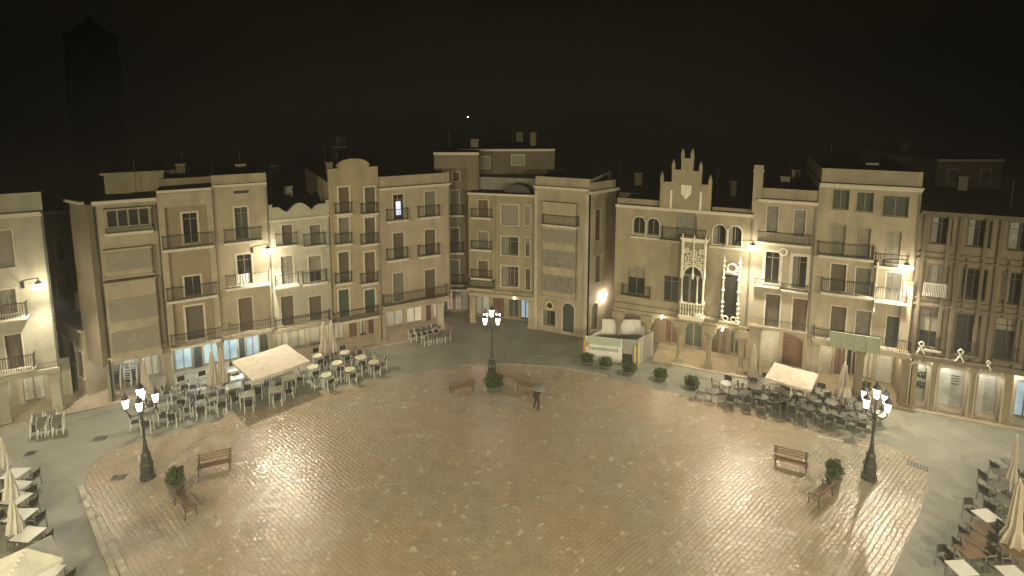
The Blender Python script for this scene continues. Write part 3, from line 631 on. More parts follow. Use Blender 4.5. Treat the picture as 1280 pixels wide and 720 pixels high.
# second oriel with knobbed columns
x0, x1, z0, z1 = PR.rect(904, 328, 923, 398, .5)
mb = K.mb(); y = -.5
for x in (x0 - .02, x1 + .02):
    prof = [(.05, z0 - .1)]
    z = z0
    while z < z1 + .15: prof += [(.06, z), (.15, z + .12), (.06, z + .26)]; z += .38 if (z < z0 + .8 or z > z1 - 1.4) else 1.0
    mb.lathe(prof + [(.02, z1 + .55)], 8, (x, y))
for k in range(13): # round crest
    a = math.pi * 2 * k / 12; b = math.pi * 2 * (k + 1) / 12; c = (x0 + x1) / 2; zc_ = z1 - .45
    if k < 12: mb.tube((c + .34 * math.cos(a), y - .02, zc_ + .34 * math.sin(a)), (c + .34 * math.cos(b), y - .02, zc_ + .34 * math.sin(b)), .07)
for sx, s_ in ((x0, 1), (x1, -1)):
    c = sx + s_ * .26
    for k in range(8):
        a = math.pi * 2 * k / 8; b = math.pi * 2 * (k + 1) / 8
        mb.tube((c + .2 * math.cos(a), y - .03, z0 - .05 + .2 * math.sin(a)), (c + .2 * math.cos(b), y - .03, z0 - .05 + .2 * math.sin(b)), .06)
mb.box(x0 - .2, x1 + .2, y - .12, -.01, z0 - .42, z0 - .28); mb.box(x0, x1, y + .05, -.01, z1 - 1.0, z1 - .85)
o2 = K.put(mb, 'oriel', 'carved')
mb = K.mb(); mb.box(x0 + .08, x1 - .08, y + .1, -.01, z0 - .27, z1 - 1.02); K.put(mb, 'pane', 'glass', o2)
# arcade
x0, x1 = K.x0, K.x1; cols = [gx(772, 430), gx(808, 425), gx(849, 430), gx(886, 435), gx(926, 445)]
mb = K.mb()
for xa, xb in zip(cols, cols[1:]):
    ap = archpoly(xa + .25, xb - .25, K.za - .02 - .9, 10); ap = [(x, K.za - .95 + (z - (K.za - .92)) * .9 / ((xb - xa - .5) / 2)) for x, z in ap]
    mb.prism([(xb - .251, K.za - .02), ] + ap + [(xa + .251, K.za - .02)], .02, .42)
K.put(mb, 'arch', 'stone')
for x in cols:
    mb = K.mb(); mb.box(x - .3, x + .3, -.06, .5, 0, .55); mb.lathe([(.24, .55), (.2, .75), (.19, 2.3), (.23, 2.4), (.2, 2.5), (.5, 3.2), (.52, 3.3)], 10, (x, .22)); mb.box(x - .5, x + .5, -.25, .45, 3.3, K.za - .01)
    K.put(mb, 'column', 'stone')
K.shopfront([(830, 846, 2.9, 'brown_shutter', 'glass'), (855, 876, 2.9, 'shutter_green', 'glass'), (884, 897, 2.8, 'shutter', 'door'), (900, 906, 2.9, 'curtain', 'door'), (912, 922, 2.9, 'shutter_green', 'glass')], 3.4, 'brown')
K.beam(.3, 'stone'); K.finish()

L = Building('chimneyed_house', 'two-window house with tall square chimney pier beside the stone mansion', 'house', PR, 938, 1016, 249, 4.3, 'beige', 13)
L.cornice(z=L.z1, proj=.55, th=.3, x0=PR.hit(947, 245)[0]); L.parapet(238, 985, x0=PR.hit(953, 245)[0])
x0, x1 = PR.hit(941, 240)[0], PR.hit(953, 240)[0]; zt = PR.hit(947, 206)[1]; mb = L.mb(); mb.box(x0, x1, -.2, .7, L.z1 - 1.2, zt - .5); mb.box(x0 - .06, x1 + .06, -.26, .76, zt - .5, zt - .36); mb.box(x0, x1, -.2, .7, zt - .359, zt); L.put(mb, 'chimney', 'beige')
for i, cx in enumerate((965.5, 999.5)):
    d = 5.5 * i; L.win(cx - 7, 257 + d, cx + 7, 290 + d, 'S', cas=.06, m='curtain'); L.win(cx - 9, 315 + d, cx + 8.5, 355 + d, 'W', cas=.22); L.win(cx - 9, 368 + d, cx + 9, 409 + d, 'S', cas=.1, m='shutter')
L.balc(946, 1014, 305, .5, .8)
for a, b, py in ((942, 974, 357), (976, 1010, 363.5)): x0, x1, _, z = PR.rect(a, py, b, py, .2); L.balcr(x0, x1, z, .35, .5, .12)
x, z = PR.hit(979, 315, .1); mb = L.mb(); 
for k in range(10): a, b = 2 * math.pi * k / 10, 2 * math.pi * (k + 1) / 10; mb.tube((x + .27 * math.cos(a), -.12, z + .27 * math.sin(a)), (x + .27 * math.cos(b), -.12, z + .27 * math.sin(b)), .06)
L.put(mb, 'roundel', 'white')
L.shopfront([(948, 972, 3.6, 'poster', 'roll'), (977, 1010, 3.7, 'brown_shutter', 'roll')], 3.2, 'beige')
xa, xb = L.x0 + .4, L.x1 - .2; mb = L.mb(); ap = [(xa + (xb - xa) * (.5 + .5 * math.cos(math.pi * k / 12)), L.za - .9 + .85 * math.sin(math.pi * k / 12)) for k in range(13)]
mb.prism([(xb + .001, L.za - .02)] + ap + [(xa - .001, L.za - .02)], .02, .45); L.put(mb, 'arch', 'beige')
L.beam(.2); L.pier(943, .8, py=440, m='stone'); L.pier(1011, .35, py=450); L.finish()

Mh = Building('flat_topped_house', 'tallest sand house of right row, three wide green windows, green hoarding', 'house', PR, 1016, 1143, 232, 3.7, 'sand', 14)
Mh.cornice(z=Mh.z1 + .1, proj=.5, th=.35); Mh.parapet(214, 1085, m='sand', x0=PR.hit(1026, 240)[0])
for a, b, t, bt in ((1041, 1061.5, 237, 262), (1071, 1092, 240.5, 265), (1103.5, 1136, 245, 271)): Mh.win(a, t, b, bt, 'C', cas=.08, m='shutter_green', cm='sand')
for cx, d in ((1048, 0), (1079, 4), (1117, 9)):
    Mh.win(cx - 8.5, 281 + d, cx + 8.5, 319 + d * 1.1, 'S', cas=.07, m='blind', cm='sand'); Mh.win(cx - 10, 330 + d * 1.2, cx + 9, 366 + d * 1.3, 'D' if cx == 1117 else 'S', cas=.09, m='curtain' if cx == 1117 else 'shutter')
    Mh.win(cx - 10, 383 + d * 1.4, cx + 9, 424 + d * 1.4, 'S', cas=.08, m='shutter' if cx != 1117 else 'shutter_green')
Mh.balc(1022, 1093, 322, .75, .95); Mh.balc(1093, 1136, 334, .45, .9); Mh.balc(1026, 1092, 369, .75); Mh.balc(1093, 1134, 378, .6)
mb = Mh.mb(); x = PR.hit(1094, 350)[0]; mb.box(x - .06, x + .06, -.5, -.01, PR.hit(1094, 388)[1], PR.hit(1094, 325)[1]); Mh.put(mb, 'pipe', 'trim')
Mh.balc(1016, 1140, 434, .9, .9, .3, m='beige')
x0, x1, z0, z1 = PR.rect(1037, 418, 1100, 438, 1.0); mb = Mh.mb(); mb.box(x0, x1, -1.06, -.97, z0, z1)
for k in range(5): x = x0 + (x1 - x0) * k / 4; mb.box(x - .03, x + .03, -1.1, -1.061, z0 - .1, z1)
Mh.put(mb, 'hoarding', 'banner_green')
x = PR.hit(1134, 380)[0]; mb = Mh.mb(); mb.box(x - .4, x + .2, -.3, -.003, Mh.za, PR.hit(1134, 350)[1]); Mh.put(mb, 'buttress', 'beige')
Mh.shopfront([(1022, 1040, 3.0, 'poster', 'roll'), (1043, 1056, 3.0, 'brown_shutter', 'door'), (1058, 1072, 3.0, 'glass', 'glass'), (1080, 1092, 3.0, 'poster', 'glass'), (1096, 1122, 3.1, 'metal_shutter', 'roll')], 3.2, 'beige')
Mh.beam(.35, 'beige'); Mh.pier(1018, .45, py=460); Mh.pier(1074, .5, py=465, m='brown'); Mh.pier(1130, .4, py=480, m='brown'); Mh.finish()

Nh = Building('steel_framed_block', 'dark block at right edge with steel girders, deep windows, awareness ribbons', 'apartment block', PR, 1143, 1345, 268, 3.9, 'umber', 14)
Nh.cornice(z=Nh.z1, proj=.5, th=.3, m='dark')
zrows = [Nh.za + .35, Nh.za + 4.0, Nh.za + 7.35, Nh.z1 - .5]
pxs = [1146, 1190, 1240, 1292, 1340]
for i in range(4):
    xa, xb = PR.hit(pxs[i], 380)[0], PR.hit(pxs[i + 1], 380)[0]; w = xb - xa
    Nh.winr(xa + w * .16, xb - w * .22, zrows[0] + .5, zrows[1] - .35, 'W', cas=.08, m='glass_dark', cm='dark')
    Nh.winr(xa + w * .2, xb - w * .2, zrows[1] + .75, zrows[2] - .45, 'W' if i else 'C', cas=.08, m='glass_dark' if i else None, cm='dark')
    Nh.winr(xa + w * .22, xb - w * .22, zrows[2] + 1.1, Nh.z1 - .45, 'W', cas=.08, m='glass_dark', cm='dark')
    if i < 3: Nh.balcr(xa + w * .14, xb - w * .2, zrows[0] + .45, .3, .95, .12, 'dark' if i else 'trim')
mb = Nh.mb()
for z in (zrows[1] + .05, zrows[2]): mb.box(Nh.x0, Nh.x1, -.18, -.002, z - .1, z + .05); mb.box(Nh.x0, Nh.x1, -.14, -.0025, z + .35, z + .45)
mb.box(Nh.x0, Nh.x1, -.5, -.0022, Nh.za - .0, Nh.za + .33)
for px in (1146, 1176, 1190, 1222, 1240, 1275, 1292): x = PR.hit(px, 380)[0]; mb.box(x - .09, x + .09, -.22, -.0015, Nh.za + .331, Nh.z1 - .3)
for px in (1203, 1255, 1310): x = PR.hit(px, 380)[0]; mb.box(x - .05, x + .05, -.16, -.0018, zrows[1] - .2, zrows[2] + .3)
Nh.put(mb, 'girder', 'dark')
mb = Nh.mb(); x0, x1 = PR.hit(1152, 370)[0], PR.hit(1180, 370)[0]; z = zrows[1] + .7
for k in range(14): x = x0 + (x1 - x0) * k / 13; mb.box(x - .02, x + .02, -.27, -.24, z, z + .9)
mb.box(x0, x1, -.28, -.23, z + .9, z + .95); Nh.put(mb, 'railing', 'white')
for px, py in ((1151, 434), (1200, 444), (1235, 456)):      # ribbon emblems on the rails
    x, z = PR.hit(px, py, .4); mb = Nh.mb(); s = 1.0 if px < 1230 else .7
    pts = [(-.22, -.45), (.0, 0), (.16, .3), (.0, .46), (-.16, .3), (.0, 0), (.22, -.45)]
    for k, ((a, b), (c, d)) in enumerate(zip(pts, pts[1:])): mb.tube((x + a * s, -.42 - .012 * k, z + b * s), (x + c * s, -.42 - .012 * (k + 1), z + d * s), .05)
    Nh.put(mb, 'ribbon', 'white')
Nh.shopfront([(1140, 1160, 3.1, 'metal_shutter', 'roll'), (1177, 1208, 3.2, 'metal_shutter', 'roll'), (1223, 1252, 3.1, 'metal_shutter', 'roll'), (1275, 1300, 2.9, 'teal', 'glass'), (1305, 1330, 2.9, 'metal_shutter', 'roll')], 1.3, 'pale')
# rounded pale surrounds of the arcade bays
for px0, px1 in ((1135, 1163), (1169, 1213), (1218, 1256)):
    x0, x1 = PR.hit(px0, 480)[0], PR.hit(px1, 480)[0]; mb = Nh.mb(); r = .32; zt_ = Nh.za - .25
    o_ = [(x1, .14), (x1, zt_ - r)] + [(x1 - r + r * math.cos(a), zt_ - r + r * math.sin(a)) for a in (math.pi / 8, math.pi / 4, 3 * math.pi / 8)] + [(x1 - r, zt_), (x0 + r, zt_)] + [(x0 + r + r * math.cos(a), zt_ - r + r * math.sin(a)) for a in (5 * math.pi / 8, 3 * math.pi / 4, 7 * math.pi / 8)] + [(x0, zt_ - r), (x0, .14)]
    cxx = (x0 + x1) / 2; i_ = [(cxx + (x - cxx) * .89, .14 + (z - .14) * .945) for x, z in o_]
    for k in range(len(o_) - 1): mb.prism([i_[k], o_[k], o_[k + 1], i_[k + 1]], -.08, .1)
    Nh.put(mb, 'arcade_surround', 'pale')
# graffiti strokes on the first shutter, small dark notice on the second
random.seed(11); mb = MB(Nh.sf); a, b = Nh.sf.hit(1141, 470)[0], Nh.sf.hit(1161, 470)[0]
for row in (1.0, 1.75):
    for k in range(7):
        x = a + (b - a) * (k + .5) / 7; w = (b - a) / 16; z = row
        p = [(x - w + random.uniform(0, w), z + random.uniform(0, .15)), (x - w, z + .45), (x + w * .6, z + .5 + random.uniform(-.1, .1)), (x + w, z + .2), (x - w * .2, z + random.uniform(.1, .3)), (x + w * .9, z + random.uniform(-.05, .05))]
        for (p0, q0), (p1, q1) in zip(p, p[1:]): mb.tube((p0, .105, q0), (p1, .105, q1), .028, n=4)
Nh.put(mb, 'graffiti', 'lettering')
mb = MB(Nh.sf); a, b = Nh.sf.hit(1188, 480)[0], Nh.sf.hit(1200, 480)[0]
for z in (1.75, 1.95, 2.15, 2.35): mb.box(a + .1 * (z % .4), b - .15 * (z % .3), .09, .11, z, z + .06)
Nh.put(mb, 'notice', 'lettering')
Nh.beam(.3, 'iron')
for px, w in ((1166, .4), (1215, .45), (1258, .5), (1300, .5), (1140, .3)): Nh.pier(px, w, py=500, m='tan', cap=False)
Nh.finish()

# dim rooftops beyond and the bell tower
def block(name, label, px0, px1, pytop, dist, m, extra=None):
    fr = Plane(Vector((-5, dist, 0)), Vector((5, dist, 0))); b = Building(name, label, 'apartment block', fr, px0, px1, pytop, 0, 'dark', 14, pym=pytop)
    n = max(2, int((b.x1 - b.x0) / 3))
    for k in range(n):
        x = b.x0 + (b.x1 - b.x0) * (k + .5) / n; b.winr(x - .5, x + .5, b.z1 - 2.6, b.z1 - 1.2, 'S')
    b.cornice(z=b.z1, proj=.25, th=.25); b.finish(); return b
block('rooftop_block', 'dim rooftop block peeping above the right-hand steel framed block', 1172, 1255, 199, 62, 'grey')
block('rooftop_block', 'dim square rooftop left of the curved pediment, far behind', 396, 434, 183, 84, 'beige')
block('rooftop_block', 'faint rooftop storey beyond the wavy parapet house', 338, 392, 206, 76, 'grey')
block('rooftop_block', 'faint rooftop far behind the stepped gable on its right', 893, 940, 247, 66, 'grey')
td = 190; tx = G(128, 200, 30); s = td / tx.y
t = empty('bell_tower', (tx.x * s, td, 0), 0, 'octagonal church bell tower, a dark silhouette in the left sky', 'tower')
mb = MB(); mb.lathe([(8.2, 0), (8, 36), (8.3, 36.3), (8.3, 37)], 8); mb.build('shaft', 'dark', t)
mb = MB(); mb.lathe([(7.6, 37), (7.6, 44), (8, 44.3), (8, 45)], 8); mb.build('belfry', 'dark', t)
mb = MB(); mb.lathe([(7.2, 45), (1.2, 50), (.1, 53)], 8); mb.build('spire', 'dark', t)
# ------------------------------------------------------------------ ground
def links(m): return m.node_tree.nodes, m.node_tree.links
def wet_ground(name, cobble):
    m = bpy.data.materials.new(name); m.use_nodes = True; N, L = links(m); b = N['Principled BSDF']
    tc = N.new('ShaderNodeTexCoord'); sep = N.new('ShaderNodeSeparateXYZ'); L.new(tc.outputs['Object'], sep.inputs[0])
    def noise(scale, det=6, vec=None, rough=.6):
        n = N.new('ShaderNodeTexNoise'); n.inputs['Scale'].default_value = scale; n.inputs['Detail'].default_value = det; n.inputs['Roughness'].default_value = rough
        L.new(vec or tc.outputs['Object'], n.inputs['Vector']); return n.outputs['Fac']
    def ramp(f, p0, c0, p1, c1):
        r = N.new('ShaderNodeValToRGB'); r.color_ramp.elements[0].position = p0; r.color_ramp.elements[0].color = (*c0, 1); r.color_ramp.elements[1].position = p1; r.color_ramp.elements[1].color = (*c1, 1); L.new(f, r.inputs[0]); return r
    def mix(t, a, c, f=None, fv=1.0):
        x = N.new('ShaderNodeMix'); x.data_type = 'RGBA'; x.blend_type = t; x.inputs[0].default_value = fv
        if f is not None: L.new(f, x.inputs[0])
        for s, i in ((a, 6), (c, 7)):
            if isinstance(s, tuple): x.inputs[i].default_value = (*s, 1)
            else: L.new(s, x.inputs[i])
        return x.outputs[2]
    def mth(op, a, c=None):
        x = N.new('ShaderNodeMath'); x.operation = op
        for s, i in ((a, 0), (c, 1)):
            if s is None: continue
            if isinstance(s, (int, float)): x.inputs[i].default_value = s
            else: L.new(s, x.inputs[i])
        return x.outputs[0]
    if cobble:
        ax = mth('ABSOLUTE', sep.outputs[0]); ca, sa = math.cos(R(40)), math.sin(R(40))
        wob = mth('MULTIPLY', noise(.3, 2), .35)
        u = mth('ADD', mth('ADD', mth('MULTIPLY', ax, ca), mth('MULTIPLY', sep.outputs[1], sa)), wob); v = mth('ADD', mth('SUBTRACT', mth('MULTIPLY', sep.outputs[1], ca), mth('MULTIPLY', ax, sa)), wob)
        cb = N.new('ShaderNodeCombineXYZ'); L.new(u, cb.inputs[0]); L.new(v, cb.inputs[1])
        br = N.new('ShaderNodeTexBrick'); L.new(cb.outputs[0], br.inputs['Vector']); br.inputs['Scale'].default_value = 1
        br.inputs['Brick Width'].default_value = .42; br.inputs['Row Height'].default_value = .23; br.inputs['Mortar Size'].default_value = .035; br.inputs['Mortar Smooth'].default_value = .8
        br.inputs['Color1'].default_value = (0, 0, 0, 1); br.inputs['Color2'].default_value = (1, 1, 1, 1); br.inputs['Mortar'].default_value = (.5, .5, .5, 1)
        base = ramp(noise(.11, 8, rough=.7), .40, (.315, .278, .205), .55, (.37, .285, .195)).outputs[0]
        base = mix('MIX', base, (.15, .15, .125), ramp(noise(.33, 5, rough=.7), .57, (0, 0, 0), .70, (.4, .4, .4)).outputs[0])
        base = mix('MULTIPLY', base, ramp(br.outputs['Color'], 0, (.95, .95, .95), 1, (1.04, 1.04, 1.04)).outputs[0])
        base = mix('MULTIPLY', base, ramp(noise(1.1, 8, rough=.75), .36, (.86, .86, .86), .62, (1.07, 1.07, 1.07)).outputs[0])
        pale = ramp(noise(1.7, 1.5), .64, (0, 0, 0), .70, (.85, .85, .85)).outputs[0]           # scattered worn pale stones
        base = mix('MIX', base, (.50, .46, .36), pale); base = mix('MIX', base, (.10, .09, .07), ramp(noise(2.6, 2), .22, (.8, .8, .8), .29, (0, 0, 0)).outputs[0])
        base = mix('MIX', base, (.07, .065, .05), mth('MULTIPLY', br.outputs['Fac'], ramp(noise(.22, 4), .42, (.0, .0, .0), .62, (.24, .24, .24)).outputs[0]))
        base = mix('MIX', base, (.36, .31, .22), ramp(noise(.7, 5, rough=.7), .58, (0, 0, 0), .74, (.35, .35, .35)).outputs[0]); base = mix('MIX', base, (.16, .15, .12), ramp(noise(.9, 6, rough=.7), .30, (.4, .4, .4), .40, (0, 0, 0)).outputs[0])
        L.new(base, b.inputs['Base Color'])
        h = mth('ADD', mth('MULTIPLY', mth('MULTIPLY', mth('SUBTRACT', 1.0, br.outputs['Fac']), ramp(noise(.18, 4), .40, (.3, .3, .3), .58, (.95, .95, .95)).outputs[0]), 1.2), mth('MULTIPLY', noise(5.5, 4), 1.6))
        h = mth('ADD', h, mth('MULTIPLY', mth('MULTIPLY', br.outputs['Color'], noise(6.0, 1)), 1.3))
        bp = N.new('ShaderNodeBump'); bp.inputs['Strength'].default_value = .88; bp.inputs['Distance'].default_value = .022; L.new(h, bp.inputs['Height']); L.new(bp.outputs['Normal'], b.inputs['Normal'])
        L.new(ramp(noise(.3, 6, rough=.7), .40, (.13, .13, .13), .60, (.28, .28, .28)).outputs[0], b.inputs['Roughness'])
        b.inputs['Specular IOR Level'].default_value = 1.0; b.inputs['IOR'].default_value = 1.52
    else:
        base = ramp(noise(.12, 7), .35, (.215, .215, .175), .62, (.27, .265, .215)).outputs[0]
        base = mix('MULTIPLY', base, ramp(noise(.8, 8, rough=.75), .38, (.80, .80, .80), .64, (1.1, 1.1, 1.1)).outputs[0])
        br = N.new('ShaderNodeTexBrick'); mp = N.new('ShaderNodeMapping'); mp.inputs['Rotation'].default_value = (0, 0, R(28)); L.new(tc.outputs['Object'], mp.inputs[0]); L.new(mp.outputs[0], br.inputs['Vector']); br.inputs['Scale'].default_value = 1
        br.inputs['Brick Width'].default_value = 1.2; br.inputs['Row Height'].default_value = .6; br.inputs['Mortar Size'].default_value = .012
        base = mix('MULTIPLY', base, (.8, .8, .8), mth('MULTIPLY', br.outputs['Fac'], .8))
        base = mix('MULTIPLY', base, ramp(noise(.25, 3), .60, (1, 1, 1), .70, (.72, .72, .70)).outputs[0])
        L.new(base, b.inputs['Base Color'])
        bp = N.new('ShaderNodeBump'); bp.inputs['Strength'].default_value = .3; bp.inputs['Distance'].default_value = .02; L.new(noise(9, 4), bp.inputs['Height']); L.new(bp.outputs['Normal'], b.inputs['Normal'])
        L.new(ramp(noise(.4, 4), .35, (.42, .42, .42), .65, (.62, .62, .62)).outputs[0], b.inputs['Roughness'])
    return m
M['ground'] = wet_ground('wet_asphalt', False); M['cobble'] = wet_ground('wet_cobbles', True)
mb = MB(); mb.face([(-1500, -300, 0), (1500, -300, 0), (1500, 2500, 0), (-1500, 2500, 0)]); tag(mb.build('ground', 'ground'), kind='structure')
def sheet(name, pts, z, m, thick=0):
    P = [(p[0], p[1], z) for p in pts]; mb = MB()
    mb.face(P)
    if thick:
        for a, b in zip(P, P[1:] + P[:1]): mb.face([(a[0], a[1], z), (b[0], b[1], z), (b[0], b[1], z - thick), (a[0], a[1], z - thick)])
    return tag(mb.build(name, m), kind='structure')
outline = [(104, 612), (107, 594), (118, 575), (142, 562), (200, 546), (300, 517), (400, 489), (500, 468), (570, 459), (640, 456), (700, 460), (760, 471), (830, 488), (900, 506), (960, 520), (1030, 537), (1100, 553), (1145, 570), (1160, 590), (1158, 620), (1140, 665), (1112, 720), (1085, 790), (180, 800), (150, 725), (128, 680), (113, 645)]
def smooth_poly(p, it=2):
    for _ in range(it):
        q = []
        for a, b in zip(p, p[1:] + p[:1]): q += [(a[0] * .75 + b[0] * .25, a[1] * .75 + b[1] * .25), (a[0] * .25 + b[0] * .75, a[1] * .25 + b[1] * .75)]
        p = q
    return p
sheet('plaza_paving', [G(*p) for p in smooth_poly(outline)], .006, 'cobble')
# raised pavements under the arcades
def pave(pl, a, b, out, depth, name):
    x0 = pl.hit(a, 470)[0]; x1 = pl.hit(b, 470)[0]
    sheet(name, [pl.W(x0, -out, 0), pl.W(x1, -out, 0), pl.W(x1, depth, 0), pl.W(x0, depth, 0)], .09, 'tile', .1)
pave(PL, -120, 566, .55, 3.4, 'pavement_left'); pave(PR, 815, 1400, .45, 3.8, 'pavement_right')
# kerb lines of the paving (stones laid end to end)
def kerbline(pts, w, h, name, gap=.02, ln=1.0):
    W = [G(*p) for p in pts]; mb = MB(); random.seed(5)
    for a, b in zip(W, W[1:]):
        d = b - a; n = max(1, int(d.length / ln)); t = d.normalized(); s = Vector((-t.y, t.x, 0)) * w / 2
        for k in range(n):
            p = a + d * (k / n) + t * gap; q = a + d * ((k + 1) / n) - t * gap; hh = h + random.uniform(-.01, .01); j = Vector((random.uniform(-.015, .015), random.uniform(-.015, .015), 0))
            i = [mb.pt(v.x, v.y, z) for z in (0, hh) for v in (p - s + j, q - s + j, q + s + j, p + s + j)]
            for f in ((4, 5, 6, 7), (0, 1, 5, 4), (1, 2, 6, 5), (2, 3, 7, 6), (3, 0, 4, 7)): mb.f.append([i[k2] for k2 in f])
    return tag(mb.build(name, 'kerb'), kind='structure')
kerbline([(101, 609), (106, 626), (115, 650), (126, 680), (140, 712), (160, 760)], .24, .12, 'kerb')
kerbline([(121, 648), (136, 679), (151, 708), (175, 755)], .36, .05, 'kerb_inner')
kerbline([(1021, 545), (1055, 552), (1090, 560)], .14, .02, 'kerb_right')
kerbline([(575, 457), (640, 455), (700, 459), (760, 470)], .16, .02, 'kerb_far')

# drain covers
def cover(px, py, lab, rz, w=.8):
    p = G(px, py, .01); t = empty('drain_cover', p, rz, lab, 'drain cover', 'drain covers in the paving'); mb = MB()
    mb.box(-w / 2, w / 2, -.28, .28, 0, .02); mb.build('frame', 'alu_dark', t); mb = MB()
    for k in range(7): x = -w / 2 + .08 + (w - .16) * k / 6; mb.box(x - .025, x + .025, -.22, .22, .021, .035)
    mb.build('grating', 'iron', t)
cover(148, 597, 'dark drain cover just left of the left lamp post', .2); cover(125, 548, 'dark drain cover between stacked chairs and the left lamp post', .2)
cover(38, 567, 'faint drain cover near the left row of white tables', .2, .6); cover(1062, 552, 'drain cover between the right bench and right lamp post', -.3); cover(1147, 582, 'long dark drain cover right of the right lamp post', -.7, 1.1)

# ------------------------------------------------------------------ lamp posts
def lantern(p, s, lit, parent):
    x, y, z = p; mb = MB(); mb.lathe([(.09 * s, z), (.165 * s, z + .44 * s)], 6, (x, y)); g = mb.build('lantern', lit, parent)
    mb = MB(); mb.lathe([(.20 * s, z + .441 * s), (.17 * s, z + .5 * s), (.09 * s, z + .62 * s), (.05 * s, z + .64 * s), (.05 * s, z + .72 * s), (.01, z + .8 * s)], 6, (x, y))
    mb.build('cap', 'castiron', g); mb = MB(); mb.lathe([(.03 * s, z - .12 * s), (.09 * s, z - .05 * s), (.11 * s, z - .002)], 6, (x, y)); mb.build('cup', 'castiron', g)
def lamp_post(px, py, top_py, label, rz=.4):
    p = G(px, py); top = None
    D = p.y; hh = (C0.z) - 0; t = empty('lamp_post', p, rz, label, 'street lamp', 'five-lantern lamp posts of the square')
    Z = LZ
    mb = MB(); mb.lathe([(.42, 0), (.42, .25), (.34, .3), (.34, .85), (.38, .9), (.30, 1.0), (.24, 1.45), (.27, 1.5), (.17, 1.65)], 8); mb.build('base', 'castiron', t)
    mb = MB(); mb.lathe([(.17, 1.651), (.13, 1.9), (.09, 2.2), (.12, 2.25), (.075, 2.35), (.055, Z - 1.55), (.10, Z - 1.5), (.06, Z - 1.4), (.05, Z - .9)], 8); mb.build('shaft', 'castiron', t)
    for k in range(4):
        a = math.pi / 2 * k; c, s = math.cos(a), math.sin(a); mb = MB(); r = .72
        pts = [(0, 0, Z - 1.75), (.25 * c, .25 * s, Z - 1.9), (.5 * c, .5 * s, Z - 1.85), (r * c, r * s, Z - 1.55), (r * c, r * s, Z - 1.38)]
        mb.path(pts, .035); q = [(.2 * c + .13 * math.cos(b) * c, .2 * s + .13 * math.cos(b) * s, Z - 1.45 + .13 * math.sin(b)) for b in [math.pi * 2 * j / 8 for j in range(9)]]; mb.path(q, .022, 4)
        mb.build('arm', 'castiron', t); lantern((r * c, r * s, Z - 1.28), 1.22, 'lamp', t)
    lantern((0, 0, Z - .82), 1.3, 'lamp', t)
    mb = MB(); mb.lathe([(.05, Z - .9), (.16, Z - .87), (.08, Z - .821)], 8); mb.build('collar', 'castiron', t)
    return t
LZ = 5.9
lamp_post(185, 597, 475, 'cast iron lamp post left of the paving, five lit lanterns, beside the terrace', .5)
lamp_post(615, 470, 383, 'cast iron lamp post in the far centre with a shrub at its foot', .78)
lamp_post(1086, 598, 472, 'cast iron lamp post on the right of the paving, near the round shrub', .3)

# ------------------------------------------------------------------ lights
LCOL = (1.0, .89, .67)
FCOL = (1.0, .88, .56)
def spot(loc, aim, power, size=150, blend=.6, rad=.22, col=LCOL, name='street_light'):
    l = bpy.data.lights.new(name, 'SPOT'); l.energy = power; l.spot_size = R(size); l.spot_blend = blend; l.shadow_soft_size = rad; l.color = col
    o = bpy.data.objects.new(name, l); COL.objects.link(o); o.location = loc; o.rotation_euler = (Vector(aim) - Vector(loc)).to_track_quat('-Z', 'Y').to_euler(); return o
def point(loc, power, rad=.2, col=LCOL):
    l = bpy.data.lights.new('lamp_light', 'POINT'); l.energy = power; l.shadow_soft_size = rad; l.color = col
    o = bpy.data.objects.new('lamp_light', l); COL.objects.link(o); o.location = loc; return o
def wall_lamp(pl, px, py, label, power, out=1.15, side=-1, s=1.0):
    x, z = pl.hit(px, py, out); w = pl.W(x, 0, z); ang = pl.ang()
    t = empty('wall_lamp', w, ang, label, 'wall lamp', 'floodlights bracketed on the facades')
    mb = MB(); pts = [(side * 1.1 * s, -.03, -.1)] + [(side * 1.1 * s * math.cos(a), -.03 - (out - .05) * math.sin(a), .1 + .42 * math.sin(a * 1.0)) for a in [math.pi / 2 * k / 6 for k in range(1, 7)]]
    mb.path(pts, .035, 6); mb.box(side * 1.1 * s - .1, side * 1.1 * s + .1, -.05, -.001, -.35, .12); mb.build('bracket', 'iron', t)
    mb = MB(); mb.lathe([(.22 * s, .121), (.2 * s, .2), (.12 * s, .3), (.06, .36), (.05, .53)], 12, (0, -out)); mb.build('housing', 'alu_dark', t)
    mb = MB(); mb.lathe([(.08, -.30 * s), (.28 * s, -.22), (.42 * s, -.04), (.40 * s, .06), (.26 * s, .12)], 14, (0, -out)); mb.build('glass', 'flood', t)
    p = pl.W(x, -out - .0, z - .42); aim = pl.W(x, -out - 5.5, z - 9)
    spot(p, aim, power, 148, .6, .18); point(pl.W(x, -out, z - .55), power * .03, .12)
    return t
P1 = 4000
wall_lamp(PL, 48, 357, 'glowing wall floodlight on the cream house at the left edge', P1 * .6)
wall_lamp(PL, 335, 313, 'glowing wall floodlight between the sand and wavy parapet houses', P1)
wall_lamp(PR, 941, 309, 'glowing wall floodlight between the gabled mansion and chimneyed house', P1)
wall_lamp(PR, 1133, 334, 'glowing wall floodlight on the flat topped house, rightmost', P1)
# small lamp on the lane corner, pinkish
x, z = PS.hit(757, 367, .4); t = empty('lane_lamp', PS.W(x, 0, z), PS.ang(), 'small bright lamp on the lane corner under the cornice', 'wall lamp')
mb = MB(); mb.path([(0, -.01, -.2), (0, -.2, .05), (0, -.4, .02)], .03, 5); mb.build('bracket', 'iron', t); mb = MB(); mb.lathe([(.08, -.2), (.14, -.02), (.05, .04)], 8, (0, -.4)); mb.build('glass', 'flood', t)
point(PS.W(x, -.45, z - .4), 150, .15, (1, .84, .72))
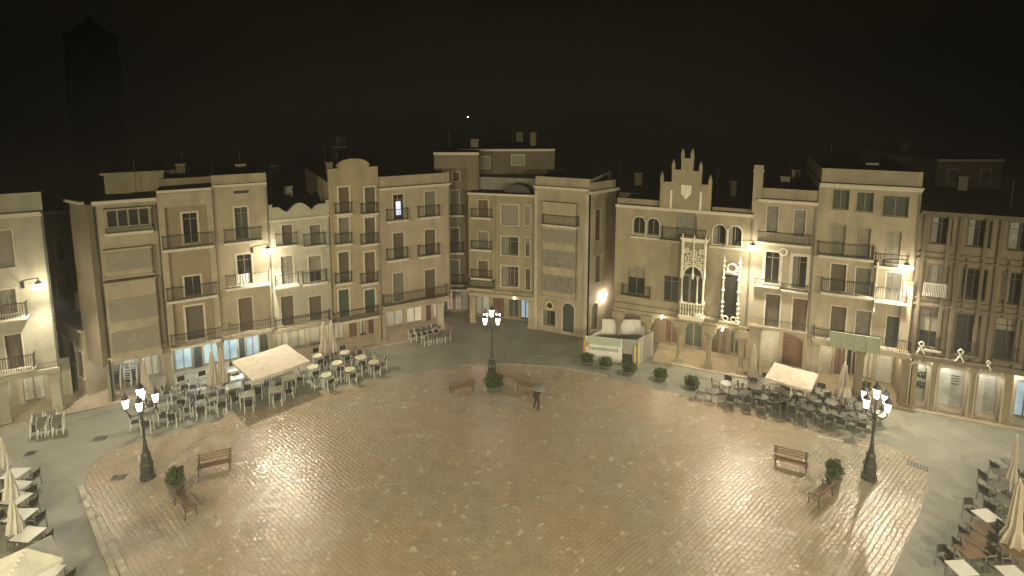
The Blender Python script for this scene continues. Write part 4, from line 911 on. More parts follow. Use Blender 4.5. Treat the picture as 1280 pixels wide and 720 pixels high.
# small lamps under the mansion's arcade
for px, py, lab in ((827, 396, 'small white spotlight on the left capital of the mansion arcade'), (903, 411, 'small white spotlight on the middle capital of the mansion arcade'), (821, 304, None)):
    if not lab: continue
    x, z = PR.hit(px, py, .5); t = empty('capital_light', PR.W(x, 0, z), PR.ang(), lab, 'spotlight'); mb = MB(); mb.tube((0, -.02, .1), (0, -.5, 0), .03); mb.build('arm', 'iron', t)
    mb = MB(); mb.tube((-.02, -.56, -.13), (.06, -.5, .13), .06, .06, 8); mb.build('glass', 'flood', t)
    point(PR.W(x, -.3, z - .35), 22, .1)
# light in lane, shops and the lit corner arcade
point(G(600, 392, 2.6) , 60, .2, (1, .72, .6)); point(PL.W(PL.hit(550, 400)[0], 1.4, 2.5), 50, .2, (1, .72, .66))
for px in (240, 300): point(PL.W(PL.hit(px, 460)[0], 1.6, 2.6), 130, .2, (.70, .90, 1.0))
point(PL.W(PL.hit(152, 460)[0], 1.6, 2.6), 40, .2, (.85, .9, .9))
for px in (390, 450): point(PL.W(PL.hit(px, 440)[0], 1.4, 2.5), 22, .2, (1, .9, .7))
for px, e_ in ((829, 120), (868, 120), (906, 120), (962, 60), (996, 50), (1034, 60), (1058, 50), (1096, 70), (1118, 60), (1150, 60), (1188, 60), (1238, 60), (1282, 60)): point(PR.W(PR.hit(px, 460)[0], .7 if px > 1140 else 1.5, 3.3 if px > 1140 else 3.2), e_, .15, (1, .85, .56) if px < 1140 else (1, .92, .76))
for px, e_ in ((30, 60), (250, 40), (320, 40), (365, 45), (430, 45), (500, 45)): point(PL.W(PL.hit(px, 455)[0], 1.3, 2.7), e_, .15, (1, .88, .62))
point(PH.W(PH.hit(643, 373)[0], -.4, 2.3), 14, .1, (1, .8, .6))
x, z = PH.hit(643, 373, .2); t = empty('entrance_lamp', PH.W(x, 0, z), PH.ang(), 'tiny lamp over the shop door of the olive house', 'wall lamp'); mb = MB(); mb.lathe([(.05, -.08), (.09, .05), (.03, .1)], 8, (0, -.2)); mb.build('glass', 'flood', t); mb = MB(); mb.tube((0, -.001, .12), (0, -.2, .12), .02); mb.build('arm', 'iron', t)
# floodlights of the town hall side (behind and below the camera) that light the square and the facades
for x, p in ((-30, 1.0), (-11, 1.0), (11, 1.0), (30, 1.0)): spot((x, -1.0, 15.5), (x * .8, 26, 0), 5200 * 4.6 * p, 112, 1.0, .3, FCOL)
for s in (-1, 1): spot((s * 40, 14, 10), (s * 12, 28, 2), 3900, 120, 1.0, .3, FCOL)

# ------------------------------------------------------------------ furniture
FS = 1.15
def make_chair(seat_m, back_m, leg_m, arms=True):
    t = empty('cafe_chair', (0, 0, 0), 0, 'x', 'chair', 'x'); w, d = .23 * FS, .23 * FS; h = .46 * FS; H_ = .9 * FS
    mb = MB(); mb.box(-w, w, -d, d, h - .04, h); mb.build('seat', seat_m, t)
    mb = MB()
    pts = [(-w, d), (-w * .6, d + .05), (w * .6, d + .05), (w, d)]
    for (xa, ya), (xb, yb) in zip(pts, pts[1:]):
        for za, zb in ((h + .14, H_),):
            i = [mb.pt(x, y + o, z) for z, o in ((za, 0), (zb, .06)) for x, y in ((xa, ya), (xb, yb), (xb, yb + .025), (xa, ya + .025))]
            for q in ((0, 3, 2, 1), (4, 5, 6, 7), (0, 1, 5, 4), (1, 2, 6, 5), (2, 3, 7, 6), (3, 0, 4, 7)): mb.f.append([i[k] for k in q])
    mb.build('backrest', back_m, t)
    r = .026
    for s in (-1, 1):
        mb = MB(); mb.path([(s * (w + .02), -d - .02, 0), (s * (w + .02), -d + .02, h + .20 * FS)], r, 6); mb.build('leg', leg_m, t)
        mb = MB(); mb.path([(s * (w + .01), d + .06, 0), (s * (w + .01), d, h), (s * (w + .01), d + .06, H_ + .02)], r, 6); mb.build('leg', leg_m, t)
        if arms: mb = MB(); mb.path([(s * (w + .02), -d + .02, h + .2 * FS), (s * (w + .02), d + .03, h + .22 * FS)], r * 1.1, 6); mb.build('armrest', leg_m, t)
    return t
def make_table(top_m, leg_m, rnd=False, w=.42, l=.42, ped=False):
    t = empty('cafe_table', (0, 0, 0), 0, 'x', 'table', 'x'); h = .74 * FS; w *= FS; l *= FS; mb = MB()
    if rnd: mb.lathe([(w, h), (w + .01, h + .015), (w, h + .035)], 18)
    else: mb.box(-w, w, -l, l, h, h + .035)
    mb.build('tabletop', top_m, t)
    if ped:
        mb = MB(); mb.tube((0, 0, .05), (0, 0, h - .001), .035, .035, 8); mb.build('pedestal', leg_m, t)
        mb = MB(); mb.lathe([(.26, 0), (.25, .03), (.04, .05)], 12); mb.build('foot', leg_m, t)
    else:
        for sx in (-1, 1):
            for sy in (-1, 1): mb = MB(); mb.tube((sx * (w - .05), sy * (l - .05), 0), (sx * (w - .06), sy * (l - .06), h - .001), .024, .024, 6); mb.build('leg', leg_m, t)
    return t
USED = set()
def inst(proto, loc, rz, label, group):
    o = proto if proto.name not in USED else copy_tree(proto)
    USED.add(proto.name); return place(o, loc, rz, label, group)
SIDES = {0: 'near side', 1: 'right side', 2: 'far side', 3: 'left side'}
ORD = ['first', 'second', 'third', 'fourth', 'fifth', 'sixth', 'seventh', 'eighth', 'ninth', 'tenth', 'eleventh', 'twelfth']
def terrace(tables, tproto, cproto, base, where, grp, tdesc, cdesc, dist=.62):
    """tables: (px, py of the tabletop, sides with chairs). Numbered from left to right within their row."""
    for i, (px, py, sides, *rest) in enumerate(tables):
        p = G(px, py, .78 * FS); p.z = 0; dd = rest[0] if rest else ORD[i] + ' from left'
        rz = base + random.uniform(-.12, .12)
        inst(tproto, p, rz, f'{tdesc}, {dd}, {where}', f'tables {grp}')
        for s in sides:
            a = rz + {0: -math.pi / 2, 1: 0, 2: math.pi / 2, 3: math.pi}[s]; q = dist + random.uniform(-.04, .12)
            c = p + Vector((math.cos(a) * q * FS, math.sin(a) * q * FS, 0)); c += Vector((random.uniform(-.06, .06), random.uniform(-.06, .06), 0))
            lb = f'{cdesc}, {SIDES[s]} of {dd} table, {where}'
            inst(cproto, c, a - math.pi / 2 + random.uniform(-.25, .25), lb, f'chairs {grp}')
random.seed(21)
ch_dark = make_chair('wicker', 'wicker', 'alu', False); t_grey = make_table('top_grey', 'alu', True, .28, .28)
lb = PL.ang()
terrace([(186, 517, (0, 1, 3)), (220, 508, (0, 3, 1)), (250, 502, (0, 1, 3)), (277, 496, (0, 1, 3))], t_grey, ch_dark, lb, 'front row by left lamp', 'of the dark-seated left terrace', 'round grey table', 'dark chair')
terrace([(203, 496, (1, 3)), (228, 492, (0, 2, 1)), (252, 486, (0, 3))], t_grey, ch_dark, lb, 'middle row by left lamp', 'of the dark-seated left terrace', 'round grey table', 'dark chair')
terrace([(225, 481, (2, 1, 3)), (255, 473, (2, 3, 1))], t_grey, ch_dark, lb, 'back row by left lamp', 'of the dark-seated left terrace', 'round grey table', 'dark chair')
t_cream = make_table('top_cream', 'alu', False, .46, .40); t_white = make_table('top_white', 'alu', False, .40, .36)
ch_mid = make_chair('wicker', 'wicker', 'alu', False)
terrace([(309, 492, (0, 2)), (345, 486, (0, 1))], t_cream, ch_mid, lb, 'front row by big parasol', 'around the big open parasol', 'cream table', 'white-legged chair', .66)
terrace([(292, 482, (0, 3)), (320, 477, (0, 2, 1)), (361, 471, (0, 1, 3))], t_cream, ch_mid, lb, 'middle row by big parasol', 'around the big open parasol', 'cream table', 'white-legged chair', .66)
terrace([(293, 461, (0, 2)), (296, 471, (1, 3))], t_white, ch_mid, lb, 'blue-lit spot behind big parasol', 'around the big open parasol', 'white table', 'white-legged chair', .66)
t_cream2 = make_table('top_cream', 'alu', True, .37, .37); ch_3 = make_chair('wicker_grey', 'wicker', 'alu', False)
terrace([(391, 458, (0, 3, 1)), (408, 468, (0, 3, 1)), (437, 461, (0, 1, 3)), (467, 452, (0, 1, 3))], t_cream2, ch_3, lb, 'front row before yellow house', 'before the yellow house', 'round cream table', 'grey chair')
terrace([(421, 453, (0, 3, 1)), (451, 446, (0, 1, 2))], t_cream2, ch_3, lb, 'middle row before yellow house', 'before the yellow house', 'round cream table', 'grey chair')
terrace([(397, 444, (0, 1, 2)), (431, 440, (0, 2, 3))], t_cream2, ch_3, lb, 'back row before yellow house', 'before the yellow house', 'round cream table', 'grey chair')
# folded-away furniture before the pink corner house
ch_4 = make_chair('wicker_grey', 'wicker_grey', 'alu'); g = 'chairs lined up before the pink corner house'
for i in range(6): p = G(532 + i * 5.2, 431 - i * .9); inst(ch_4, p, lb + math.pi + random.uniform(-.15, .15), f'white-legged chair, {ORD[i]} from left in the front line before the pink house', g)
for i in range(5): p = G(516 + i * 7, 426.5 - i * 1.6); inst(ch_4, p, lb + random.uniform(-.2, .2), f'white-legged chair, {ORD[i]} from left in the rear line before the pink house', g)
t_small = make_table('top_grey', 'alu_dark', True, .34, .34, True)
for i in range(3): p = G(524 + i * 11, 424 - i * 2); inst(t_small, p, lb, f'small grey table {ORD[i]} from left among lined-up chairs by the pink house', 'small tables before the pink corner house')
# stacked chairs at the left edge
ch_s = make_chair('wicker_grey', 'alu_dark', 'alu', True); g = 'stacked chairs left of the side street'
for st in range(4):
    p = G(46 + st * 9.0, 546 - st * 1.4)
    for k in range(4):
        q = p + Vector((.02 * k, .03 * k, .155 * k)); inst(ch_s, q, lb + math.pi * .02 + (0, 3.1, .1, 3.2)[st], f'grey metal chair, {("bottom", "second", "third", "top")[k]} of {ORD[st]} stack from left, by the left pillar', g)
for i, (px, py) in enumerate(((146, 487), (164, 484))):
    for k in range(5):
        p = G(px, py); p += Vector((0, .03 * k, .09 + .17 * k)); inst(ch_s, p, lb + i, f'dark chair, {("bottom", "second", "third", "fourth", "top")[k]} of the {("left", "right")[i]} stack under the glazed-bay house', 'stacked chairs under the glazed-bay house')
# right terrace
rb = PR.ang(); ch_r = make_chair('wicker_grey', 'wicker', 'alu_dark'); t_r = make_table('top_grey', 'alu_dark', True, .40, .40, True); t_rl = make_table('top_white', 'alu_dark', True, .38, .38, True)
gr = 'of the crowded right terrace'
terrace([(890, 488, (1, 3)), (914, 489, (0, 1)), (932.5, 491, (0, 1, 3)), (951.7, 495, (0, 1)), (971.7, 498, (0, 3, 1)), (990, 502, (0, 1)), (1010, 508, (0, 3, 1)), (1031, 512, (0, 1)), (1048, 516, (0, 1)), (1072, 519, (0, 1, 3))], t_r, ch_r, rb, 'front row, right terrace', gr, 'round grey table', 'dark chair')
terrace([(908, 479, (2, 1, 3)), (943, 483, (0, 2, 3)), (967, 485, (0, 1)), (983, 490, (2, 3)), (1018, 498, (0, 2, 3)), (1039, 502, (0, 2)), (1078, 507, (2, 1, 3))], t_r, ch_r, rb, 'middle row, right terrace', gr, 'round grey table', 'dark chair')
terrace([(955, 476, (2, 3)), (983, 479, (2, 1)), (1005, 484, (1, 3)), (1026, 489, (0, 2, 1)), (1060, 497, (2, 1, 3))], t_r, ch_r, rb, 'back row, right terrace', gr, 'round grey table', 'dark chair')
USED.add(t_rl.name); place(t_rl, G(1101, 517, .78 * FS) * 1, rb, 'small white-topped table beside the right lamp lanterns', 'tables ' + gr); t_rl.location.z = 0
# right bottom terrace
ch_b = make_chair('wicker', 'wicker', 'alu_dark'); t_w2 = make_table('top_white', 'alu_dark', False, .42, .36); t_b2 = make_table('top_brown', 'alu_dark', False, .44, .36)
ra = R(-62)
terrace([(1233, 643.5, (0, 2)), (1202, 709, (0, 2)), (1266, 716, (0,))], t_w2, ch_b, 0.12, 'white row at bottom right', 'of the bottom right terrace', 'white-topped square table', 'dark chair')
terrace([(1228, 659, (3, 1)), (1220, 674, (1, 3)), (1213, 688, (3, 1)), (1268, 661, (1, 3)), (1270, 688, (3,))], t_b2, ch_b, 0.12, 'brown row at bottom right', 'of the bottom right terrace', 'brown-topped square table', 'dark chair')
t_r3 = make_table('top_grey', 'alu_dark', True, .34, .34, True)
terrace([(1250, 590, (3, 1)), (1246, 606, (0, 3)), (1262, 577, (3, 0)), (1256, 626, (0, 3))], t_r3, ch_b, .2, 'round ones at right edge', 'of the bottom right terrace', 'small round grey table', 'dark chair')
# left bottom terrace
ch_l = make_chair('wicker', 'wicker', 'alu_dark'); t_wl = make_table('top_white', 'alu_dark', False, .46, .40)
terrace([(19, 591, (1, 3)), (21, 607.5, (1,)), (21, 622, (1, 3)), (26, 643, (1, 3)), (35, 667, (1, 3)), (58, 716, (1,))], t_wl, ch_l, -.05, 'column along left edge', 'of the bottom left terrace', 'white square table', 'dark chair')

# parasols
def closed_parasol(px, py, h, label, r=.26, m='canvas', lean=0):
    if 100 < px < 1200: r *= 1.35; h += .4
    p = G(px, py); t = empty('closed_parasol', p, random.uniform(0, 3), label, 'parasol', 'closed parasols on the terraces'); random.seed(int(px))
    mb = MB(); mb.lathe([(.33, .0), (.33, .06), (.07, .08)], 10); mb.build('base', 'pot', t)
    mb = MB(); mb.tube((0, 0, .081), (0, 0, h), .028, .028, 8); mb.build('pole', 'alu', t)
    mb = MB(); rings = []; n = 16
    for k, (z, s) in enumerate(((.75, .72), (.9, 1.0), (1.25, .88), (1.6, .66), (1.66, .60), (2.0, .55), (h - .25, .3), (h - .02, .1))):
        rings.append([mb.pt((r * s * (1 + .28 * (-1) ** j)) * math.cos(2 * math.pi * j / n + k * .09), (r * s * (1 + .28 * (-1) ** j)) * math.sin(2 * math.pi * j / n + k * .09), z + .05 * math.sin(j * 1.7) * (k == 0)) for j in range(n)])
    for A_, B_ in zip(rings, rings[1:]):
        for j in range(n): mb.f.append([A_[j], A_[(j + 1) % n], B_[(j + 1) % n], B_[j]])
    mb.f.append(rings[0][::-1]); mb.f.append(rings[-1]); mb.build('canopy', m, t)
    mb = MB(); mb.lathe([(.04, h), (.05, h + .05), (.01, h + .1)], 8); mb.build('finial', 'white', t); return t
closed_parasol(184, 504, 3.0, 'closed parasol right behind the left lamp lanterns'); closed_parasol(268, 492, 3.0, 'closed parasol in front of the blue-lit shops, beside its twin', .28)
closed_parasol(279, 489, 3.0, 'closed parasol next to the big open one, right of its twin', .24)
closed_parasol(406, 452, 3.1, 'closed parasol, left one of the pair before the yellow house', .3); closed_parasol(416, 450, 3.1, 'closed parasol, right one of the pair before the yellow house', .3)
closed_parasol(940, 484, 3.0, 'slender closed parasol beside the mansion, left on the right terrace', .25); closed_parasol(1052, 508, 3.0, 'closed parasol right of the open one on the right terrace', .33)
closed_parasol(1262, 618, 3.6, 'closed pale parasol leaning over the round tables at the right edge', .22); closed_parasol(1262, 700, 4.2, 'big closed dark parasol at the bottom right tables', .42, 'canvas')
closed_parasol(8, 600, 2.6, 'closed white parasol highest up the left edge', .24, 'canvas_white'); closed_parasol(17, 640, 2.6, 'closed white parasol in the middle of the left edge', .3, 'canvas_white'); closed_parasol(22, 684, 2.6, 'closed white parasol nearest the bottom left open one', .3, 'canvas_white')
def open_parasol(c, side, rz, h, label, m='canvas', rise=.6):
    t = empty('open_parasol', (c.x, c.y, 0), rz, label, 'parasol', 'open parasols on the terraces'); s = side / 2; n = 6
    mb = MB(); mb.lathe([(.4, 0), (.4, .07), (.07, .1)], 4); mb.build('base', 'pot', t); mb = MB(); mb.tube((0, 0, .101), (0, 0, h + rise - .02), .035, .035, 8); mb.build('pole', 'white', t)
    mb = MB(); 
    def zf(x, y):
        d = max(abs(x), abs(y)) / s; q = min(abs(x), abs(y)) / max(.001, max(abs(x), abs(y)))
        return h + rise * (1 - d) - .13 * (1 - q) * d * (1 - abs(d - .5)) * .6 + .02 * math.sin(x * 7) * math.sin(y * 6)
    N_ = 16; ids = [[mb.pt(-s + side * i / N_, -s + side * j / N_, zf(-s + side * i / N_, -s + side * j / N_)) for i in range(N_ + 1)] for j in range(N_ + 1)]
    for j in range(N_):
        for i in range(N_): mb.f.append([ids[j][i], ids[j][i + 1], ids[j + 1][i + 1], ids[j + 1][i]])
    edge = [(i, 0) for i in range(N_)] + [(N_, j) for j in range(N_)] + [(i, N_) for i in range(N_, 0, -1)] + [(0, j) for j in range(N_, 0, -1)]
    low = []
    for (i, j) in edge: v = mb.v[ids[j][i]]; low.append(mb.pt(v.x * 1.004, v.y * 1.004, v.z - .16 - .03 * ((i + j) % 2)))
    for k in range(len(edge)): a = edge[k]; b = edge[(k + 1) % len(edge)]; mb.f.append([ids[a[1]][a[0]], ids[b[1]][b[0]], low[(k + 1) % len(edge)], low[k]])
    mb.build('canopy', m, t, smooth=False)
    for k in range(4):
        a = math.pi / 4 + k * math.pi / 2; mb = MB(); mb.tube((0, 0, h + rise - .12), (s * 1.35 * math.cos(a), s * 1.35 * math.sin(a), h - .01), .014, .014, 5); mb.build('rib', 'alu', t)
        mb = MB(); mb.tube((0, 0, h - .25), (s * .7 * math.cos(a), s * .7 * math.sin(a), h + rise * .44), .012, .012, 5); mb.build('strut', 'alu', t)
    return t
def quad_center(pts, z):
    P = [G(*p, z) for p in pts]; c = sum(P, Vector()) / 4; d = [P[(i + 1) % 4] - P[i] for i in range(4)]; side = sum(v.length for v in d) / 4; an = [math.atan2(v.y, v.x) for v in d]; v = sum((Vector((math.cos(4 * a), math.sin(4 * a))) for a in an), Vector((0, 0))); return c, side, math.atan2(v.y, v.x) / 4
c, s_, a = quad_center([(288, 450), (320, 465), (391, 449), (352, 433)], 2.55); open_parasol(c, s_ * 1.12, a, 2.4, 'big open cream parasol over the cream tables on the left terrace', rise=.5)
c, s_, a = quad_center([(957, 473), (1009, 483), (1032, 469), (981, 459)], 2.45); open_parasol(c + Vector((-.15, .25, 0)), s_ * 1.1, a + R(2), 2.4, 'open cream parasol above the crowded right terrace', rise=.6)
c, s_, a = quad_center([(2, 686), (12, 740), (70, 702), (50, 669)], 2.4); open_parasol(c, s_ * .95, a, 2.3, 'open white parasol in the bottom left corner', 'canvas_white', .6)

# benches
def make_bench():
    t = empty('park_bench', (0, 0, 0), 0, 'x', 'bench', 'wooden benches around the paving'); w = .95
    mb = MB()
    for k in range(4): mb.box(-w, w, -.24 + k * .125, -.14 + k * .125, .45, .485)
    mb.build('seat', 'wood', t); mb = MB()
    for k in range(3):
        z = .60 + k * .15; y = .29 + k * .04
        i = [mb.pt(x, yy, zz) for zz, o in ((z, 0), (z + .105, .03)) for x, yy in ((-w, y + o), (w, y + o), (w, y + .03 + o), (-w, y + .03 + o))]
        for q in ((0, 3, 2, 1), (4, 5, 6, 7), (0, 1, 5, 4), (1, 2, 6, 5), (2, 3, 7, 6), (3, 0, 4, 7)): mb.f.append([i[k2] for k2 in q])
    mb.build('backrest', 'wood', t)
    for s in (-1, 1):
        x = s * (w - .12); mb = MB(); mb.path([(x, -.26, 0), (x, -.22, .43), (x, .26, .43), (x, .40, 1.03)], .03, 6); mb.path([(x, .34, 0), (x, .26, .43)], .03, 6); mb.path([(x, -.22, .43), (x, -.26, .66), (x, .3, .68)], .026, 6); mb.build('leg', 'castiron', t)
    return t
bench = make_bench()
def put_bench(pa, pb_, label, flip=False):
    a, b = G(*pa), G(*pb_); c = (a + b) / 2; ang = math.atan2(b.y - a.y, b.x - a.x) + (math.pi if flip else 0)
    inst(bench, c, ang, label, 'wooden benches around the paving')
put_bench((251, 592), (286, 584), 'wooden bench left, between the left lamp post and bright cobbles'); put_bench((968, 580), (1008, 590), 'wooden bench right, facing the camera near the right shrub')
put_bench((562, 494), (592, 486), 'bench left of the central lamp post, seen low against paving', True); put_bench((647, 485), (677, 493), 'bench right of the central lamp post beside the walking person', True)
put_bench((225, 626), (241, 648), 'bench seen end on below the left shrub planter', True); put_bench((1014, 634), (1035, 614), 'pale bench seen end on below the right shrub planter', True)

# planters and shrubs
def bush(parent, c, rx, rz, n, sz=.07):
    mb = MB()
    for k in range(n):
        a = random.uniform(0, 6.283); u = random.uniform(-1, 1); q = random.random() ** .33; rr = math.sqrt(1 - u * u); lump = 1 + .16 * math.sin(a * 3 + u * 4) + .1 * math.sin(a * 7)
        p = Vector((c[0] + rx * q * rr * math.cos(a) * lump, c[1] + rx * q * rr * math.sin(a) * lump, c[2] + rz * q * u * lump))
        d1 = Vector((random.uniform(-1, 1), random.uniform(-1, 1), random.uniform(-.6, 1))).normalized() * sz * random.uniform(.7, 1.4); d2 = d1.cross(Vector((random.uniform(-1, 1), random.uniform(-1, 1), random.uniform(-1, 1)))).normalized() * sz * .45
        mb.face([tuple(p - d1), tuple(p + d2), tuple(p + d1), tuple(p - d2)])
    return mb.build('foliage', 'leaf', parent)
def planter(px, py, label, kind):
    p = G(px, py); t = empty('shrub_planter', p, random.uniform(0, 1), label, 'planter', 'shrub planters')
    if kind == 'tall':
        mb = MB(); mb.lathe([(.28, 0), (.34, .1), (.42, .55), (.46, .58), (.46, .66), (.36, .66)], 14); mb.build('pot', 'pot', t); mb = MB(); mb.tube((0, 0, .6), (0, 0, 1.0), .04, .03); mb.build('stem', 'wood', t); bush(t, (0, 0, 1.12), .46, .5, 1500)
    elif kind == 'low':
        mb = MB(); mb.lathe([(.34, 0), (.38, .06), (.52, .3), (.5, .34), (.42, .32)], 14); mb.build('pot', 'pot', t); bush(t, (0, 0, .55), .56, .36, 1300)
        mb = MB(); mb.tube((0, 0, .2), (0, 0, .5), .03); mb.build('stem', 'wood', t)
    else:
        mb = MB(); mb.lathe([(.5, 0), (.55, .08), (.72, .4), (.68, .44), (.6, .42)], 16); mb.build('pot', 'pot', t); bush(t, (0, 0, .8), .72, .5, 1900, .08)
        mb = MB(); mb.tube((0, 0, .3), (0, 0, .8), .03); mb.build('stem', 'wood', t)
    return t
planter(221, 617, 'tall pot with a round green shrub right of the left lamp post', 'tall'); planter(1041, 607, 'tall pot with a round green shrub left of the right lamp post', 'tall')
planter(618, 487, 'wide bowl of green shrub at the foot of the central lamp post', 'wide')
for px, py, l in ((734, 455, 'low shrub planter at the left corner of the lettered hoarding'), (757, 460, 'low shrub planter in front of the lettered hoarding, middle'), (787, 467, 'low shrub planter at the right corner of the hoarding, with yellow posts'), (826, 474, 'low shrub planter alone right of the hoarding'), (865, 484, 'low shrub planter before the mansion, nearest the right terrace')): planter(px, py, l, 'low')
# small plants in the right arcade
for px, py, l in ((969, 470, 'small potted plant by the pale shutter under the chimneyed house'), (1082, 494, 'small potted plant in the arcade of the flat topped house'), (1107, 497, None)):
    if l: p = G(px, py, .1); t = empty('potted_plant', p, 0, l, 'plant'); mb = MB(); mb.lathe([(.18, 0), (.25, .45), (.2, .45)], 12); mb.build('pot', 'pot', t); bush(t, (0, 0, .75), .32, .4, 500); mb = MB(); mb.tube((0, 0, .4), (0, 0, .7), .02); mb.build('stem', 'wood', t)

# ------------------------------------------------------------------ hoarding enclosure
a_, b_, c_, d_, e_, f_ = G(731, 450), G(776, 459), G(797, 457), G(815, 446), G(800, 437), G(752, 436)
b_ = a_ + (c_ - a_) * ((b_ - a_).length / (c_ - a_).length)
t = empty('hoarding_enclosure', (a_ + d_) / 2, 0, 'white and grey lettered hoarding enclosure on the square, open topped', 'hoarding'); O = Vector(t.location)
def panel(p, q, z0, z1, m, name='panel', th=.05, lab=None):
    fr = Plane(p, q); L_ = (q - p).length; mb = MB(fr); mb.box(.01, L_ - .01, 0, th, z0, z1); o = mb.build(name, m, t, O)
    if lab: o['label'] = lab
    return fr, L_, o
f1, L1, o1 = panel(a_, b_, .05, 2.2, 'panel_white', lab='white front panel with dark lettering')
panel(b_, c_, .05, 2.25, 'panel_grey'); panel(c_, d_, .05, 2.35, 'panel_grey'); panel(f_, a_, .05, 1.9, 'panel_white'); 
f4, L4, _ = panel(f_, e_, .05, 2.8, 'panel_white', 'back_panel'); panel(e_, d_, .05, 2.3, 'panel_white', 'back_panel')
mb = MB(f1); mb.box(.1, L1 - .1, -.012, -.002, 1.5, 2.18); mb.build('upper_band', 'panel_green', o1, O)
fr = Plane(b_, c_)
mb = MB(fr); mb.box(.05, .85, -.06, -.02, .1, .95); aa = mb.build('sign_board', 'iron', t, O); mb = MB(fr); mb.prism([(.25, .2), (.65, .2), (.45, .62)], -.075, -.061); mb.build('emblem', 'leaf', aa, O)
mb = MB(fr); mb.box(1.0, 1.16, -.22, -.1, 0, 1.75); mb.box(1.3, 1.46, -.24, -.1, 0, 2.1); mb.build('yellow_post', 'yellow_paint', t, O)
mb = MB(f1); mb.box(-.12, .06, -.2, -.06, 0, 1.95); mb.box(.06, .3, -.2, -.1, 1.3, 1.6); mb.build('orange_post', 'orange_paint', t, O)
def text(s, fr, x, y, z, size, m, parent, O, name='lettering', ext=.006):
    cu = bpy.data.curves.new(name, 'FONT'); cu.body = s; cu.size = size; cu.extrude = ext; cu.align_x = 'CENTER'; tmp = bpy.data.objects.new('tmp', cu); COL.objects.link(tmp)
    dg = bpy.context.evaluated_depsgraph_get(); me = bpy.data.meshes.new_from_object(tmp.evaluated_get(dg)); bpy.data.objects.remove(tmp); me.name = name
    for v in me.vertices: p = fr.W(x + v.co.x, y - v.co.z, z + v.co.y) - O; v.co = p
    me.materials.clear(); me.materials.append(M[m]); o = bpy.data.objects.new(name, me); COL.objects.link(o); o.parent = parent; return o
text('constitució', f1, L1 / 2, -.02, 1.02, L1 / 5.6, 'lettering', o1, O)

# ------------------------------------------------------------------ walking person with an umbrella
pp = G(671, 512)
def skinned(name, verts, edges, m, parent=None, root=0, sub=2):
    me = bpy.data.meshes.new(name); me.from_pydata([v[:3] for v in verts], edges, []); o = bpy.data.objects.new(name, me); COL.objects.link(o)
    md = o.modifiers.new('s', 'SKIN')
    for i, v in enumerate(verts): me.skin_vertices[0].data[i].radius = (v[3], v[4] if len(v) > 4 else v[3])
    me.skin_vertices[0].data[root].use_root = True; s = o.modifiers.new('u', 'SUBSURF'); s.levels = sub; s.render_levels = sub
    dg = bpy.context.evaluated_depsgraph_get(); nm = bpy.data.meshes.new_from_object(o.evaluated_get(dg)); o.modifiers.clear(); o.data = nm; nm.materials.clear(); nm.materials.append(M[m])
    for p in nm.polygons: p.use_smooth = True
    if parent: o.parent = parent
    return o
V = [(0, 0, .95, .15, .11), (0, 0, 1.12, .13, .1), (0, 0, 1.32, .17, .11), (0, 0, 1.46, .07), (0, -.01, 1.54, .055), (0, -.02, 1.64, .085, .1), (0, -.02, 1.72, .07, .08),
     (.09, 0, .86, .095), (.10, -.12, .48, .065), (.10, .02, .10, .042), (.10, -.06, .035, .04), (.10, -.18, .03, .035),
     (-.09, 0, .86, .095), (-.10, .10, .50, .065), (-.10, .30, .16, .042), (-.10, .26, .06, .04), (-.10, .17, .03, .035),
     (.20, 0, 1.40, .06), (.25, -.02, 1.14, .045), (.20, -.22, 1.20, .036), (.17, -.27, 1.26, .03),
     (-.20, 0, 1.40, .06), (-.24, .05, 1.13, .045), (-.25, -.03, .90, .034), (-.25, -.06, .83, .03)]
E_ = [(0, 1), (1, 2), (2, 3), (3, 4), (4, 5), (5, 6), (0, 7), (7, 8), (8, 9), (9, 10), (10, 11), (0, 12), (12, 13), (13, 14), (14, 15), (15, 16), (2, 17), (17, 18), (18, 19), (19, 20), (2, 21), (21, 22), (22, 23), (23, 24)]
# five fingers on each hand, rooted in the palm
for side, base in ((1, 20), (-1, 24)):
    b0 = Vector(V[base][:3])
    for k in range(5):
        i = len(V); sp = (k - 2) * .016
        if side == 1: a = b0 + Vector((-.02 + .005 * k, -.03, sp + .02)); b = a + Vector((-.035, -.005, 0)); c = b + Vector((-.01, .03, 0))
        else: a = b0 + Vector((0, sp, -.04)); b = a + Vector((0, sp * .2, -.035 if k else -.015)); c = b + Vector((.008, -.005, -.025))
        V += [(*a, .010), (*b, .009), (*c, .008)]; E_ += [(base, i), (i, i + 1), (i + 1, i + 2)]
pt = skinned('person', V, E_, 'skin'); pt.location = pp; pt.rotation_euler = (0, 0, .3); tag(pt, 'person in dark clothes walking under a grey umbrella beside the right far bench', 'person')
cl = skinned('clothing', [(v[0], v[1], v[2], v[3] * 1.12 + .012, (v[4] if len(v) > 4 else v[3]) * 1.12 + .012) for v in V[:4] + V[7:12] + V[12:17] + V[17:20] + V[21:24]],
             [(0, 1), (1, 2), (2, 3), (0, 4), (4, 5), (5, 6), (6, 7), (7, 8), (0, 9), (9, 10), (10, 11), (11, 12), (12, 13), (2, 14), (14, 15), (15, 16), (2, 17), (17, 18), (18, 19)], 'cloth', pt)
mb = MB(); mb.lathe([(.03, 1.60), (.105, 1.64), (.115, 1.72), (.09, 1.80), (.03, 1.83)], 12, (0, .015)); mb.build('hair', 'hair', pt, smooth=True)
mb = MB(); mb.tube((0, -.115, 1.68), (0, -.14, 1.645), .012, .02, 6); mb.tube((-.03, -.112, 1.605), (.03, -.112, 1.605), .008); mb.build('nose_and_mouth', 'skin', pt)
mb = MB()
for s in (-1, 1): mb.lathe([(.004, 1.675), (.012, 1.68), (.012, 1.69), (.004, 1.695)], 8, (s * .035, -.108))
mb.build('eyes', 'hair', pt)
